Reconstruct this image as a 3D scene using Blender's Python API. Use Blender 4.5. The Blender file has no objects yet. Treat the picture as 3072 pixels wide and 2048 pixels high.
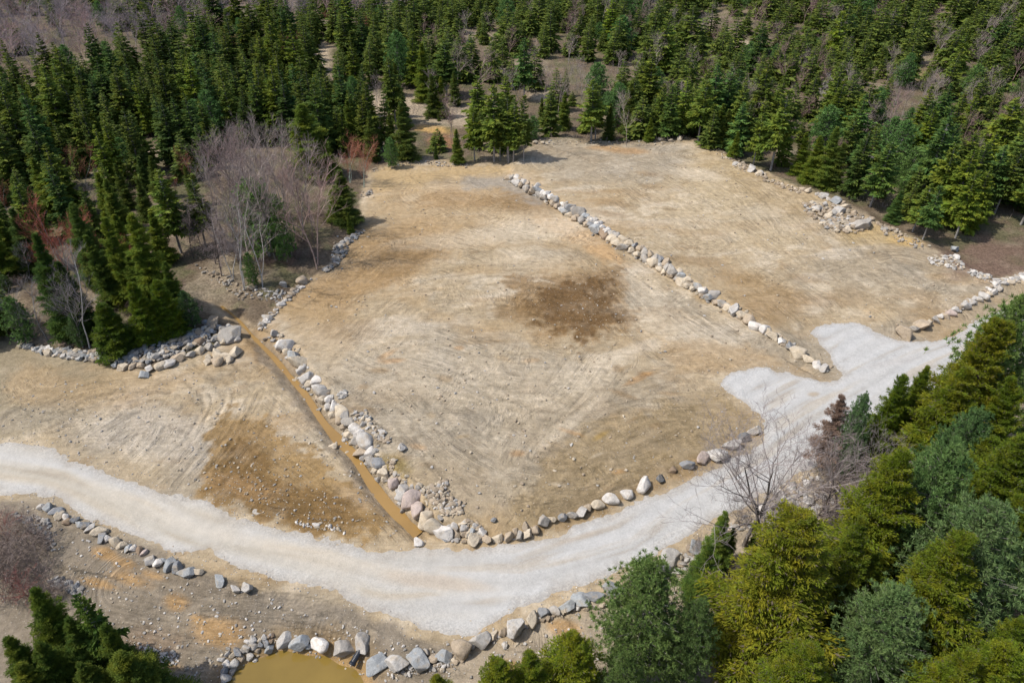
import bpy, math, random
import numpy as np
R = math.radians
# ------------------------------------------------------------------ camera, sky, sun, exposure
CAMH, PITCH, FPX = 42.0, R(34.0), 2048.0
scn = bpy.context.scene
cam = bpy.data.objects.new('camera', bpy.data.cameras.new('camera'))
scn.collection.objects.link(cam); scn.camera = cam
cam.location = (0, 0, CAMH); cam.rotation_euler = (R(90) - PITCH, 0, 0)
cam.data.lens = 24; cam.data.sensor_width = 36; cam.data.clip_start = 0.5; cam.data.clip_end = 3000
SUN_EL, SHDIR = R(56), R(10)            # shadows run towards +x, a little away from the camera
w = bpy.data.worlds.new('World'); scn.world = w; w.use_nodes = True
nt = w.node_tree; bg = nt.nodes['Background']
sky = nt.nodes.new('ShaderNodeTexSky'); sky.sky_type = 'NISHITA'; sky.sun_disc = False
sdx, sdy = -math.cos(SHDIR), -math.sin(SHDIR)      # towards the sun
sky.sun_elevation = SUN_EL; sky.sun_rotation = math.atan2(sdx, sdy)
sky.air_density = 1.0; sky.dust_density = 2.5; sky.altitude = 100
nt.links.new(sky.outputs[0], bg.inputs[0]); bg.inputs[1].default_value = 0.13
sl = bpy.data.lights.new('sun', 'SUN'); sl.energy = 3.3; sl.angle = R(0.6); sl.color = (1, .94, .85)
sun = bpy.data.objects.new('sun', sl); scn.collection.objects.link(sun)
from mathutils import Vector
sun.rotation_euler = Vector((sdx*math.cos(SUN_EL), sdy*math.cos(SUN_EL), math.sin(SUN_EL))).to_track_quat('Z', 'Y').to_euler()
scn.view_settings.view_transform = 'Standard'; scn.view_settings.look = 'None'
scn.view_settings.exposure = 0.35; scn.view_settings.gamma = 1
scn.render.engine = 'CYCLES'
scn.cycles.max_bounces = 6; scn.cycles.diffuse_bounces = 3; scn.cycles.transmission_bounces = 3

# ------------------------------------------------------------------ helpers
rng = np.random.default_rng(7); random.seed(7)
C = scn.collection
cP, sP = math.cos(PITCH), math.sin(PITCH)
def proj(x, y, z):
    d = y*cP - (z - CAMH)*sP; up = y*sP + (z - CAMH)*cP
    d = np.maximum(d, 1e-3) if isinstance(d, np.ndarray) else max(d, 1e-3)
    return 1536 + FPX*x/d, 1024 - FPX*up/d, d
def PZ(u, v, z=0.0):
    a = (u-1536)/FPX; b = (1024-v)/FPX
    dy = cP + b*sP; dz = -sP + b*cP
    t = (z - CAMH)/dz
    return a*t, dy*t
CR = {'A1':(0,0),'A2':(750,0),'A3':(1500,0),'A4':(2272,0),'B1':(0,650),'B2':(750,650),'B3':(1500,650),'B4':(2272,650),
      'L1':(0,1348),'L2':(600,1348),'L3':(1100,1348),'L4':(1700,1348),'L5':(2272,1348)}
def px(cr, x, y):
    if cr == 'D': return x*1.30612, y*1.30612
    if cr == 'P6': return 600 + x*.27211, 1850 + y*.27211
    o = CR[cr]; return o[0] + x/2.24, o[1] + y/2.24
def pxl(cr, pts): return [px(cr, *p[:2]) for p in pts]
_t = rng.random((256, 256))
def vnoise(x, y, seed=0):
    x = np.asarray(x, float) + seed*17.3; y = np.asarray(y, float) + seed*31.7
    xi = np.floor(x).astype(int); yi = np.floor(y).astype(int); fx = x-xi; fy = y-yi
    fx = fx*fx*(3-2*fx); fy = fy*fy*(3-2*fy)
    a = _t[xi & 255, yi & 255]; b = _t[(xi+1) & 255, yi & 255]; c = _t[xi & 255, (yi+1) & 255]; d = _t[(xi+1) & 255, (yi+1) & 255]
    return (a+(b-a)*fx)*(1-fy) + (c+(d-c)*fx)*fy
def fbm(x, y, oct=4, seed=0):
    s = 0; a = .5; t = 0
    for i in range(oct):
        s = s + a*vnoise(x*2**i, y*2**i, seed+i); t += a; a *= .5
    return s/t*2 - 1
def sstep(a, b, x):
    t = np.clip((x-a)/(b-a), 0, 1); return t*t*(3-2*t)
def pdist(X, Y, poly, closed=False):
    """unsigned distance to a polyline, arc length at nearest point, side"""
    p = list(poly) + ([poly[0]] if closed else [])
    best = np.full(np.shape(X), 1e9); U = np.zeros(np.shape(X)); S = np.zeros(np.shape(X)); acc = 0
    for (x0, y0), (x1, y1) in zip(p[:-1], p[1:]):
        dx, dy = x1-x0, y1-y0; L2 = dx*dx+dy*dy+1e-9; L = math.sqrt(L2)
        t = np.clip(((X-x0)*dx + (Y-y0)*dy)/L2, 0, 1)
        d = np.hypot(X-x0-t*dx, Y-y0-t*dy); m = d < best
        best = np.where(m, d, best); U = np.where(m, acc+t*L, U); S = np.where(m, np.sign((X-x0)*dy-(Y-y0)*dx), S); acc += L
    return best, U, S
def inside(X, Y, poly):
    r = np.zeros(np.shape(X), bool); n = len(poly); j = n-1
    for i in range(n):
        xi, yi = poly[i]; xj, yj = poly[j]
        if yi != yj:
            r ^= ((yi > Y) != (yj > Y)) & (X < (xj-xi)*(Y-yi)/(yj-yi) + xi)
        j = i
    return r
def sdist(X, Y, poly):                     # positive inside
    d = pdist(X, Y, poly, True)[0]; return np.where(inside(X, Y, poly), d, -d)

def mesh(name, V, F, smooth=False, mats=(), midx=None):
    """V (n,3); F list of (k,m) int arrays"""
    me = bpy.data.meshes.new(name)
    V = np.asarray(V, np.float32); F = [np.asarray(f, np.int32) for f in F if len(f)]
    me.vertices.add(len(V)); me.vertices.foreach_set('co', V.ravel())
    nl = sum(f.size for f in F); nf = sum(len(f) for f in F)
    me.loops.add(nl); me.polygons.add(nf)
    me.loops.foreach_set('vertex_index', np.concatenate([f.ravel() for f in F]))
    tot = np.concatenate([np.full(len(f), f.shape[1], np.int32) for f in F])
    st = np.concatenate([[0], np.cumsum(tot)[:-1]]).astype(np.int32)
    me.polygons.foreach_set('loop_start', st); me.polygons.foreach_set('loop_total', tot)
    me.polygons.foreach_set('use_smooth', np.full(nf, smooth))
    for m in mats: me.materials.append(m)
    if midx is not None: me.polygons.foreach_set('material_index', np.asarray(midx, np.int32))
    me.update(calc_edges=True)
    return me
def setcol(me, name, col):
    a = me.color_attributes.new(name, 'FLOAT_COLOR', 'POINT')
    c = np.ones((len(me.vertices), 4), np.float32); c[:, :3] = col; a.data.foreach_set('color', c.ravel())
def setf(me, name, v):
    a = me.attributes.new(name, 'FLOAT', 'POINT'); a.data.foreach_set('value', np.asarray(v, np.float32))
def obj(name, me, parent=None, loc=None, rot=None, scale=None, **k):
    o = bpy.data.objects.new(name, me); C.objects.link(o)
    if parent: o.parent = parent
    if loc is not None: o.location = loc
    if rot is not None: o.rotation_euler = rot
    if scale is not None: o.scale = scale if hasattr(scale, '__len__') else (scale,)*3
    for a, b in k.items(): o[a] = b
    return o

# ------------------------------------------------------------------ materials
class N:
    def __init__(s, name):
        s.m = bpy.data.materials.new(name); s.m.use_nodes = True; s.t = s.m.node_tree; s.t.nodes.clear()
        s.out = s.t.nodes.new('ShaderNodeOutputMaterial')
    def n(s, typ, **k):
        x = s.t.nodes.new('ShaderNode'+typ)
        for a, b in k.items():
            if a.startswith('i_'):
                key = a[2:]; key = int(key) if key.isdigit() else key.replace('_', ' ')
                if isinstance(b, bpy.types.NodeSocket): s.t.links.new(b, x.inputs[key])
                else: x.inputs[key].default_value = b
            else: setattr(x, a, b)
        return x
    def math(s, op, a, b=0.0, c=None):
        x = s.n('Math', operation=op, i_0=a, i_1=b)
        if c is not None: x.inputs[2].default_value = c
        return x.outputs[0]
    def mix(s, f, a, b, blend='MIX'):
        x = s.n('Mix', data_type='RGBA', blend_type=blend)
        for k, v in ((0, f), (6, a), (7, b)):
            if isinstance(v, bpy.types.NodeSocket): s.t.links.new(v, x.inputs[k])
            else: x.inputs[k].default_value = v if k == 0 else (tuple(v)+(1,))[:4]
        return x.outputs[2]
    def noise(s, vec, scale, detail=4, rough=.55):
        return s.n('TexNoise', i_Vector=vec, i_Scale=scale, i_Detail=detail, i_Roughness=rough)
    def ramp(s, v, lo, hi, a=0., b=1.):
        return s.n('MapRange', i_0=v, i_1=lo, i_2=hi, i_3=a, i_4=b).outputs[0]
    def bsdf(s, col, rough=.9, normal=None, spec=.2, **k):
        b = s.n('BsdfPrincipled', i_Base_Color=col if isinstance(col, bpy.types.NodeSocket) else (tuple(col)+(1,))[:4], i_Roughness=rough)
        b.inputs['Specular IOR Level'].default_value = spec
        for a, v in k.items(): b.inputs[a].default_value = v
        if normal is not None: s.t.links.new(normal, b.inputs['Normal'])
        return b.outputs[0]
    def done(s, sh): s.t.links.new(sh, s.out.inputs[0]); return s.m
    def bump(s, h, dist=.05, strength=1, normal=None):
        b = s.n('Bump', i_Height=h, i_Distance=dist, i_Strength=strength)
        if normal is not None: s.t.links.new(normal, b.inputs['Normal'])
        return b.outputs[0]

def mat_ground():
    s = N('earth'); g = s.n('NewGeometry').outputs['Position']
    col = s.n('Attribute', attribute_name='col').outputs['Color']
    trm = s.n('Attribute', attribute_name='trm').outputs['Fac']; tru = s.n('Attribute', attribute_name='tru').outputs['Fac']
    veg = s.n('Attribute', attribute_name='veg').outputs['Fac']
    nveg = s.math('SUBTRACT', 1.0, veg)
    n1 = s.noise(g, 1.3, 7, .62).outputs[0]; n2 = s.noise(g, 9, 5, .7).outputs[0]; n3 = s.noise(g, .28, 5, .6).outputs[0]
    c = s.mix(1, col, s.n('CombineColor', i_0=s.ramp(n1, .3, .7, .8, 1.2), i_1=s.ramp(n1, .3, .7, .79, 1.2), i_2=s.ramp(n1, .3, .7, .76, 1.22)).outputs[0], 'MULTIPLY')
    c = s.mix(1, c, s.n('CombineColor', i_0=s.ramp(n2, .3, .7, .8, 1.18), i_1=s.ramp(n2, .3, .7, .8, 1.19), i_2=s.ramp(n2, .3, .7, .8, 1.22)).outputs[0], 'MULTIPLY')
    c = s.mix(s.ramp(n3, .52, .7, 0, .22), c, (.44, .36, .26))
    # brushed dozer streaks in several directions
    st = []
    for i, (ang, sc) in enumerate(((.25, 3.2), (-.55, 3.8), (1.15, 4.2))):
        mp = s.n('Mapping', i_Vector=g, i_Rotation=(0, 0, ang)); mp.inputs['Scale'].default_value = (.12, 1, 1)
        nn = s.noise(mp.outputs[0], sc, 4, .7).outputs[0]
        mk = s.ramp(s.noise(s.n('Mapping', i_Vector=g, i_Location=(i*31, 9, 0)).outputs[0], .07, 3).outputs[0], .46, .58)
        st.append(s.math('MULTIPLY', s.math('SUBTRACT', nn, .5), mk))
    A = lambda k: s.n('Attribute', attribute_name=k).outputs['Fac']
    fw_ = A('fw'); fl = s.n('CombineXYZ', i_0=s.math('MULTIPLY', A('fu'), .11), i_1=A('fv'), i_2=0.0).outputs[0]
    fl2 = s.n('CombineXYZ', i_0=A('fu'), i_1=s.math('MULTIPLY', A('fv'), .35), i_2=7.0).outputs[0]
    g1 = s.math('SUBTRACT', s.noise(fl, 2.6, 5, .75).outputs[0], .5); g2 = s.math('SUBTRACT', s.noise(fl2, 3.4, 3, .7).outputs[0], .5)
    sw = s.ramp(s.noise(g, .13, 3).outputs[0], .47, .56)
    gr = s.math('ADD', s.math('MULTIPLY', g1, s.math('SUBTRACT', 1.25, sw)), s.math('MULTIPLY', g2, s.math('MULTIPLY', sw, .9)))
    gr = s.math('MULTIPLY', s.math('MULTIPLY', gr, fw_), s.ramp(s.noise(g, .22, 4, .6).outputs[0], .38, .62, .25, 1.35))
    kg = s.math('ADD', s.math('MULTIPLY', gr, 1.35), 1.0)
    c = s.mix(1, c, s.n('CombineColor', i_0=kg, i_1=kg, i_2=kg).outputs[0], 'MULTIPLY')
    stt = s.math('MULTIPLY', s.math('ADD', s.math('ADD', st[0], st[1]), st[2]), nveg)
    k = s.math('ADD', s.math('MULTIPLY', stt, .7), 1.0)
    c = s.mix(1, c, s.n('CombineColor', i_0=k, i_1=k, i_2=k).outputs[0], 'MULTIPLY')
    # small pale stones
    v = s.n('TexVoronoi', i_Vector=g, i_Scale=2.6, i_Randomness=1.0)
    dot = s.math('MULTIPLY', s.math('LESS_THAN', v.outputs['Distance'], .13), s.math('GREATER_THAN', s.n('SeparateColor', i_0=v.outputs['Color']).outputs[0], .5))
    v2 = s.n('TexVoronoi', i_Vector=g, i_Scale=7.5, i_Randomness=1.0)
    dot2 = s.math('MULTIPLY', s.math('LESS_THAN', v2.outputs['Distance'], .2), s.math('GREATER_THAN', s.n('SeparateColor', i_0=v2.outputs['Color']).outputs[1], .8))
    dots = s.math('MAXIMUM', dot, dot2)
    c = s.mix(s.math('MULTIPLY', s.math('MULTIPLY', dots, .4), nveg), c, (.55, .5, .43))
    # dry grass and brush mottling
    nv = s.noise(g, 3.5, 6, .8).outputs[0]
    kv = s.ramp(nv, .35, .65, .45, 1.5)
    cv = s.mix(1, c, s.n('CombineColor', i_0=kv, i_1=kv, i_2=kv).outputs[0], 'MULTIPLY')
    c = s.mix(veg, c, cv)
    cle = s.math('MULTIPLY', s.math('SINE', s.math('MULTIPLY', tru, 2*math.pi/.34)), trm)
    kc = s.math('ADD', 1.0, s.math('MULTIPLY', cle, .09))
    c = s.mix(1, c, s.n('CombineColor', i_0=kc, i_1=kc, i_2=kc).outputs[0], 'MULTIPLY')
    h = s.math('ADD', s.math('MULTIPLY', n1, .22), s.math('MULTIPLY', n2, .05))
    h = s.math('ADD', h, s.math('MULTIPLY', cle, .012))
    h = s.math('ADD', h, s.math('MULTIPLY', stt, .06))
    h = s.math('ADD', h, s.math('MULTIPLY', dots, .04)); h = s.math('ADD', h, s.math('MULTIPLY', gr, .30))
    h = s.math('ADD', h, s.math('MULTIPLY', s.math('MULTIPLY', nv, .3), veg))
    return s.done(s.bsdf(c, .93, s.bump(h, 1.0, .75), .15))
def mat_road():
    s = N('crushed_stone'); g = s.n('NewGeometry').outputs['Position']
    col = s.n('Attribute', attribute_name='col').outputs['Color']
    v = s.n('TexVoronoi', i_Vector=g, i_Scale=9.0); cc = s.n('SeparateColor', i_0=v.outputs['Color']).outputs[0]
    n2 = s.noise(g, 22, 4, .75).outputs[0]; n1 = s.noise(g, 1.1, 6, .65).outputs[0]
    fine = s.n('Attribute', attribute_name='loose').outputs['Fac']
    k = s.math('ADD', s.math('MULTIPLY', s.math('SUBTRACT', cc, .5), s.math('ADD', .05, s.math('MULTIPLY', fine, .28))), 1.0)
    k = s.math('MULTIPLY', k, s.ramp(n2, .3, .7, .86, 1.12)); k = s.math('MULTIPLY', k, s.ramp(n1, .3, .7, .92, 1.07))
    c = s.mix(1, col, s.n('CombineColor', i_0=k, i_1=k, i_2=k).outputs[0], 'MULTIPLY')
    h = s.math('ADD', s.math('MULTIPLY', s.math('MULTIPLY', cc, .05), fine), s.math('MULTIPLY', n2, .04)); h = s.math('ADD', h, s.math('MULTIPLY', n1, .08))
    return s.done(s.bsdf(c, .9, s.bump(h, 1.0, .7), .2))
def mat_rock():
    s = N('granite'); tc = s.n('TexCoord').outputs['Object']; oi = s.n('ObjectInfo')
    ad = s.n('VectorMath', operation='ADD', i_0=tc); s.t.links.new(oi.outputs['Location'], ad.inputs[1]); p = ad.outputs[0]
    n1 = s.noise(p, 1.6, 6, .7).outputs[0]; n2 = s.noise(p, 9, 5, .7).outputs[0]
    c = oi.outputs['Color']
    k = s.math('MULTIPLY', s.ramp(n1, .3, .7, .78, 1.2), s.ramp(n2, .3, .7, .8, 1.18))
    c = s.mix(1, c, s.n('CombineColor', i_0=k, i_1=k, i_2=k).outputs[0], 'MULTIPLY')
    n3 = s.noise(p, 1.1, 4).outputs[0]
    c = s.mix(s.ramp(n3, .52, .66, 0, .45), c, (.36, .28, .18))
    n4 = s.noise(p, 2.4, 6, .8).outputs[0]
    c = s.mix(s.ramp(n4, .6, .68, 0, .5), c, (.13, .13, .12))
    h = s.math('ADD', s.math('MULTIPLY', n1, .25), s.math('MULTIPLY', n2, .08))
    return s.done(s.bsdf(c, .85, s.bump(h, .6, .8), .25))
def mat_vcol(name, bump=.02, rough=.9):
    s = N(name); g = s.n('NewGeometry').outputs['Position']; col = s.n('Attribute', attribute_name='col').outputs['Color']
    n = s.noise(g, 14, 4, .7).outputs[0]; k = s.ramp(n, .3, .7, .78, 1.2)
    c = s.mix(1, col, s.n('CombineColor', i_0=k, i_1=k, i_2=k).outputs[0], 'MULTIPLY')
    return s.done(s.bsdf(c, rough, s.bump(n, bump, .8), .2))
def mat_leaf(name, base, warm, dark, twig=None, f=.5):
    """base, a warmer young-shoot tone and a darker tone mixed by noise; object colour multiplies"""
    s = N(name); tc = s.n('TexCoord').outputs['Object']; oi = s.n('ObjectInfo')
    ad = s.n('VectorMath', operation='ADD', i_0=tc); s.t.links.new(oi.outputs['Location'], ad.inputs[1]); p = ad.outputs[0]
    n1 = s.noise(p, .9, 4, .6).outputs[0]; n2 = s.noise(p, 4.5, 4, .7).outputs[0]
    c = s.mix(s.ramp(n1, .42, .62), base, warm); c = s.mix(s.ramp(n2, .45, .7, 0, f), c, dark)
    rp = s.n('NewGeometry').outputs['Random Per Island']
    k = s.ramp(rp, 0, 1, .6, 1.4)
    c = s.mix(1, c, s.n('CombineColor', i_0=k, i_1=k, i_2=k).outputs[0], 'MULTIPLY')
    if twig: c = s.mix(s.math('GREATER_THAN', rp, .93), c, twig)
    c = s.mix(1, c, oi.outputs['Color'], 'MULTIPLY')
    b = s.bsdf(c, .7, None, .25)
    tr = s.n('BsdfTranslucent', i_Color=c).outputs[0]
    mx = s.n('MixShader', i_0=.35); s.t.links.new(b, mx.inputs[1]); s.t.links.new(tr, mx.inputs[2])
    return s.done(mx.outputs[0])
def mat_bark(name, a, b, scale=5):
    s = N(name); tc = s.n('TexCoord').outputs['Object']; oi = s.n('ObjectInfo')
    mp = s.n('Mapping', i_Vector=tc); mp.inputs['Scale'].default_value = (1, 1, .35)
    n = s.noise(mp.outputs[0], scale, 5, .7).outputs[0]
    c = s.mix(s.ramp(n, .38, .62), a, b); c = s.mix(1, c, oi.outputs['Color'], 'MULTIPLY')
    return s.done(s.bsdf(c, .9, s.bump(n, .03, .6), .15))
def mat_water(name, col, rough, bumpd, alpha_n=.6):
    s = N(name); g = s.n('NewGeometry').outputs['Position']
    n = s.noise(g, .35, 4, .6).outputs[0]; k = s.ramp(n, .3, .7, .9, 1.1)
    c = s.mix(1, col, s.n('CombineColor', i_0=k, i_1=k, i_2=k).outputs[0], 'MULTIPLY')
    w1 = s.noise(g, 2.2, 3).outputs[0]
    return s.done(s.bsdf(c, rough, s.bump(w1, bumpd, .3), .45))
M = dict(ground=mat_ground(), road=mat_road(), rock=mat_rock(), stone=mat_vcol('rubble'),
    spruce=mat_leaf('spruce_needles', (.105, .160, .030), (.185, .215, .030), (.052, .095, .026)),
    fir=mat_leaf('fir_needles', (.165, .205, .014), (.265, .245, .014), (.080, .118, .016), (.17, .14, .10)),
    pine=mat_leaf('pine_needles', (.20, .28, .09), (.27, .33, .11), (.11, .18, .075), (.12, .11, .07)),
    deadn=mat_leaf('dead_needles', (.24, .165, .125), (.30, .215, .165), (.16, .11, .085)),
    bark=mat_bark('conifer_bark', (.10, .085, .07), (.20, .18, .16)),
    greybark=mat_bark('grey_bark', (.20, .185, .17), (.36, .34, .32)),
    birch=mat_bark('birch_bark', (.42, .40, .38), (.62, .60, .57), 8),
    twig=mat_bark('bare_twigs', (.22, .19, .18), (.32, .28, .27)),
    redtwig=mat_bark('budding_twigs', (.42, .10, .07), (.36, .17, .12)),
    brush=mat_leaf('dry_brush', (.27, .225, .20), (.34, .29, .25), (.19, .155, .14)),
    pond=mat_water('silty_water', (.205, .14, .033), .1, .015), ditch=mat_water('muddy_water', (.29, .18, .062), .2, .015))
s = N('black_plastic'); g_ = s.n('TexCoord').outputs['Object']; wv = s.n('TexNoise', i_Vector=g_, i_Scale=6.0).outputs[0]
M['pipe'] = s.done(s.bsdf(s.mix(wv, (.012, .014, .02), (.03, .035, .045)), .35, None, .5))

# ------------------------------------------------------------------ outlines read off the photograph, laid on the ground
def gnd(pts, z=0): return [PZ(u, v, z) for u, v in pts]
ROADN = pxl('D', [(-260,985),(-120,1000),(0,1012),(100,1020),(170,1048),(250,1085),(330,1112),(450,1145),(500,1157),(560,1190),(650,1212),(750,1232),(830,1250),(880,1258),(950,1250),(1060,1252),(1150,1248),(1230,1232),(1290,1215),(1370,1185),(1440,1160),(1500,1132),(1570,1100),(1630,1070),(1700,1040),(1738,1015),(1752,990),(1745,965),(1730,948),(1700,925),(1665,903),(1648,880),(1668,860),(1700,850),(1745,840),(1772,838),(1782,852),(1800,846),(1840,862),(1880,875),(1905,877),(1920,870)]) \
    + pxl('B4', [(540,1060),(500,990),(470,930),(400,860),(342,800),(350,765),(400,735),(500,700),(600,697),(700,705),(780,760),(880,805),(970,828),(1100,830),(1200,820),(1300,790),(1380,735),(1480,680),(1560,650),(1700,590),(2000,480)])
ROADS = pxl('B4', [(2500,620),(1900,900),(1500,1150),(1000,1420),(600,1620)]) + pxl('L4', [(1560,190),(1400,280),(1200,390),(1010,490),(820,600),(600,720),(430,800),(200,890)]) \
    + pxl('L3', [(1540,900),(1390,950),(1200,1020),(1000,1080),(900,1150),(830,1200),(700,1240),(600,1245),(450,1225),(340,1225),(220,1190),(100,1130),(0,1110)]) \
    + pxl('L2', [(1020,1080),(930,990),(850,960),(700,930),(550,890),(400,850)]) + pxl('L1', [(1600,820),(1450,745),(1300,710),(1100,690),(900,600),(700,520),(560,470),(400,380),(300,320),(180,300),(0,320),(-400,330)])
ROAD = gnd(ROADN + ROADS)
WALLC = gnd(pxl('A3', [(40,1200),(215,1290),(383,1385),(515,1465),(650,1550)]) + pxl('B3', [(745,165),(833,225),(927,265),(1022,325),(1107,375),(1190,420),(1290,485),(1400,550),(1487,600),(1573,650),(1673,715),(1775,775)]) + pxl('B4', [(107,810),(222,885),(342,965),(470,1030)]))
WALLL = gnd(pxl('B2', [(150,790),(230,880),(320,970),(360,1070),(450,1170),(540,1270),(620,1390),(720,1510)]) + pxl('L2', [(1130,60),(1240,170),(1340,270),(1440,390),(1545,490),(1600,545)]) + pxl('L3', [(600,575),(720,605),(800,605)]))
UPPER = gnd(pxl('A3', [(40,1200),(100,1110),(160,1060),(230,960),(420,955),(600,970),(750,985),(860,985),(1070,950),(1230,940),(1400,990),(1520,1060),(1640,1140),(1792,1200)]) + pxl('A4', [(60,1180),(200,1240),(330,1290),(480,1340),(620,1400),(740,1450),(800,1530)]) + pxl('B4', [(900,110),(1080,170),(1220,240),(1340,330),(1500,430),(1600,450),(1640,490),(1440,600),(1200,700),(980,800),(880,780),(700,690),(500,680),(330,740),(330,820),(400,930),(490,1030),(342,965),(222,885),(107,810)]) + pxl('B3', [(1673,715),(1487,600),(1290,485),(1107,375),(927,265),(745,165)]) + pxl('A3', [(650,1550),(515,1465),(383,1385),(215,1290)]))
DITCH = gnd(pxl('B1', [(1480,580),(1560,640),(1640,720),(1700,790)]) + pxl('B2', [(60,830),(140,910),(210,990),(270,1065),(370,1180),(480,1350),(600,1490),(690,1580)]) + pxl('L2', [(1130,180),(1260,350),(1330,420),(1400,490),(1470,545)]))
POND = gnd(pxl('P6', [(150,900),(200,728),(330,600),(420,530),(560,420),(720,370),(850,300),(1000,300),(1150,320),(1270,310),(1430,290),(1560,380),(1700,400),(1790,440),(1850,570),(1900,728),(1900,1100),(1200,1500),(500,1400)]), -.7)
ISLE = gnd(pxl('B1', [(90,800),(130,870),(270,925),(400,960),(560,985),(760,1000),(960,1030),(1100,990),(1300,920),(1500,860),(1620,790),(1560,720),(1420,640),(1380,560),(1450,500),(1650,520)]) + pxl('B2', [(130,640),(300,500),(400,430),(500,370),(620,300),(660,200),(760,90),(740,0)]) + pxl('A2', [(720,1500),(740,1300),(780,1160),(600,1000),(0,900)]) + pxl('A1', [(0,1300)]) + pxl('B1', [(-300,500),(0,640)]))
CEN = gnd(pxl('D', [(-400,1000),(-100,1050),(150,1090),(350,1180),(600,1270),(900,1330),(1200,1330),(1450,1250),(1650,1130),(1850,1000),(2100,850),(2500,700)]))
def hterr(x, y, fine=True):
    x = np.asarray(x, float); y = np.asarray(y, float)
    dr = sdist(x, y, ROAD)                                  # + inside road
    away = sstep(.5, 9, -dr)
    # upper lot: retained by the boulder wall, fill slope elsewhere
    du = sdist(x, y, UPPER); dw, uw, _ = pdist(x, y, WALLC)
    Lw = 75.0
    hup = 1.05 * (1 - .6*sstep(10, Lw, uw))
    z = np.where(dw < 3, sstep(.1, .9, du), sstep(-2.2, 1.0, du)) * hup * sstep(.2, 5, -dr)
    # middle lot: filled against the ditch wall, falling towards the dividing wall
    dl, ul, sl_ = pdist(x, y, WALLL)
    mid = (sl_ < 0)
    z = z + np.where(mid, sstep(.2, .95, dl)*(1-sstep(5, 26, dl)), 0) * .85 * sstep(-.3, 2.5, -dr) * np.where(du > 0, 0, 1)*sstep(.0, 8, ul+.01)
    # island of trees slightly mounded with a stone bank
    di = sdist(x, y, ISLE); z = z + .55*sstep(0, 3.5, di) + .2*sstep(3, 12, di)
    # ditch
    dd, ud, _ = pdist(x, y, DITCH)
    wob = 1 + .45*fbm(x*.5, y*.5, 2, 5)
    z = z - .50*(1 - sstep(.15, 1.35, dd*wob))
    # ground falls away south of the road towards the pond
    south = (pdist(x, y, CEN)[2] > 0) & (dr < 0) & (x < 60)
    z = z - np.where(south, .75*sstep(.3, 7, -dr), 0) * sstep(2, -6, x-16)
    dp = sdist(x, y, POND); z = z - .85*sstep(-.9, 1.0, dp)
    # the far country
    z = z + .055*np.maximum(0, y-150) + 2.2*fbm(x*.018, y*.018, 3, 9)*sstep(110, 190, y) + .5*fbm(x*.08, y*.08, 3, 11)*sstep(1, 10, -np.maximum(np.maximum(dr, du), -1e3))*sstep(95, 140, y)
    rr = sstep(-.3, 1.0, -dr)
    z = z + .12*fbm(x*.12, y*.12, 3, 2) + rr*(.10*fbm(x*.45, y*.45, 3, 3))
    if fine: z = z + rr*(.045*fbm(x*1.7, y*1.7, 3, 4))
    return z
ZG = None
def hz(x, y):
    x = np.asarray(x, float); y = np.asarray(y, float)
    i = np.clip(np.searchsorted(xs, x)-1, 0, nx-2); j = np.clip(np.searchsorted(ys, y)-1, 0, ny-2)
    fx = np.clip((x-xs[i])/(xs[i+1]-xs[i]), 0, 1); fy = np.clip((y-ys[j])/(ys[j+1]-ys[j]), 0, 1)
    return (ZG[j, i]*(1-fx)+ZG[j, i+1]*fx)*(1-fy)+(ZG[j+1, i]*(1-fx)+ZG[j+1, i+1]*fx)*fy
def PG(u, v, dz=0.0):
    z = 0.0
    for _ in range(12):
        x, y = PZ(u, v, z+dz); zn = float(hz(x, y)); z = .5*z + .5*zn
        if abs(zn-z) < .01: break
    x, y = PZ(u, v, z+dz); return x, y, float(hz(x, y))

# ------------------------------------------------------------------ ground
xs = np.concatenate([-np.linspace(420, 76, 70)[:-1]**1.0, np.arange(-76, -40, .3), np.arange(-40, 52, .17), np.arange(52, 96, .3), np.linspace(96.4, 420, 70)])
ys = [-20., -10, 0, 8, 13]
y = 16.
while y < 150: ys.append(y); y += .13 + .0028*max(0, y-20)*(1 if y < 90 else 1.25)
while y < 700: ys.append(y); y *= 1.012
ys = np.array(ys)
GX, GY = np.meshgrid(xs, ys); nx, ny = len(xs), len(ys)
X = GX.ravel(); Y = GY.ravel(); Z = hterr(X, Y)
U, Vv, DD = proj(X, Y, Z)
behind = Y < 14
# --- tracks left by machines
trm = np.zeros(len(X)); tru = np.zeros(len(X)); colk = np.ones(len(X)); dz = np.zeros(len(X))
grid_x = xs; grid_y = ys
def stroke(pts, wid=.42, depth=.035, cleat=1.0, dark=.92):
    pa = np.array(pts); m = 1.0
    i0, i1 = np.searchsorted(xs, [pa[:, 0].min()-m, pa[:, 0].max()+m]); j0, j1 = np.searchsorted(ys, [pa[:, 1].min()-m, pa[:, 1].max()+m])
    if i1 <= i0 or j1 <= j0: return
    sub = (np.arange(j0, j1)[:, None]*nx + np.arange(i0, i1)[None, :]).ravel()
    d, u, _ = pdist(X[sub], Y[sub], pts)
    hw = wid/2
    k = (d < hw*2.2); sub = sub[k]; d = d[k]; u = u[k]
    fade = sstep(0, 1.5, u)*sstep(.28, .42, vnoise(u*.35+pa[0, 0], u*0+pa[0, 1]))
    prof = -(1-sstep(hw*.7, hw*1.05, d)) + .8*sstep(hw*.8, hw*1.15, d)*(1-sstep(hw*1.3, hw*2.1, d))
    dz[sub] += depth*prof*fade
    inn = (1-sstep(hw*.7, hw*1.0, d))*fade*cleat
    mm = inn > .15
    trm[sub[mm]] = inn[mm]; tru[sub[mm]] = u[mm]
    colk[sub] = np.clip(colk[sub]*(1 + (dark-1)*(1-sstep(hw*.7, hw*1.1, d))*fade), .8, 1.2)
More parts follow.
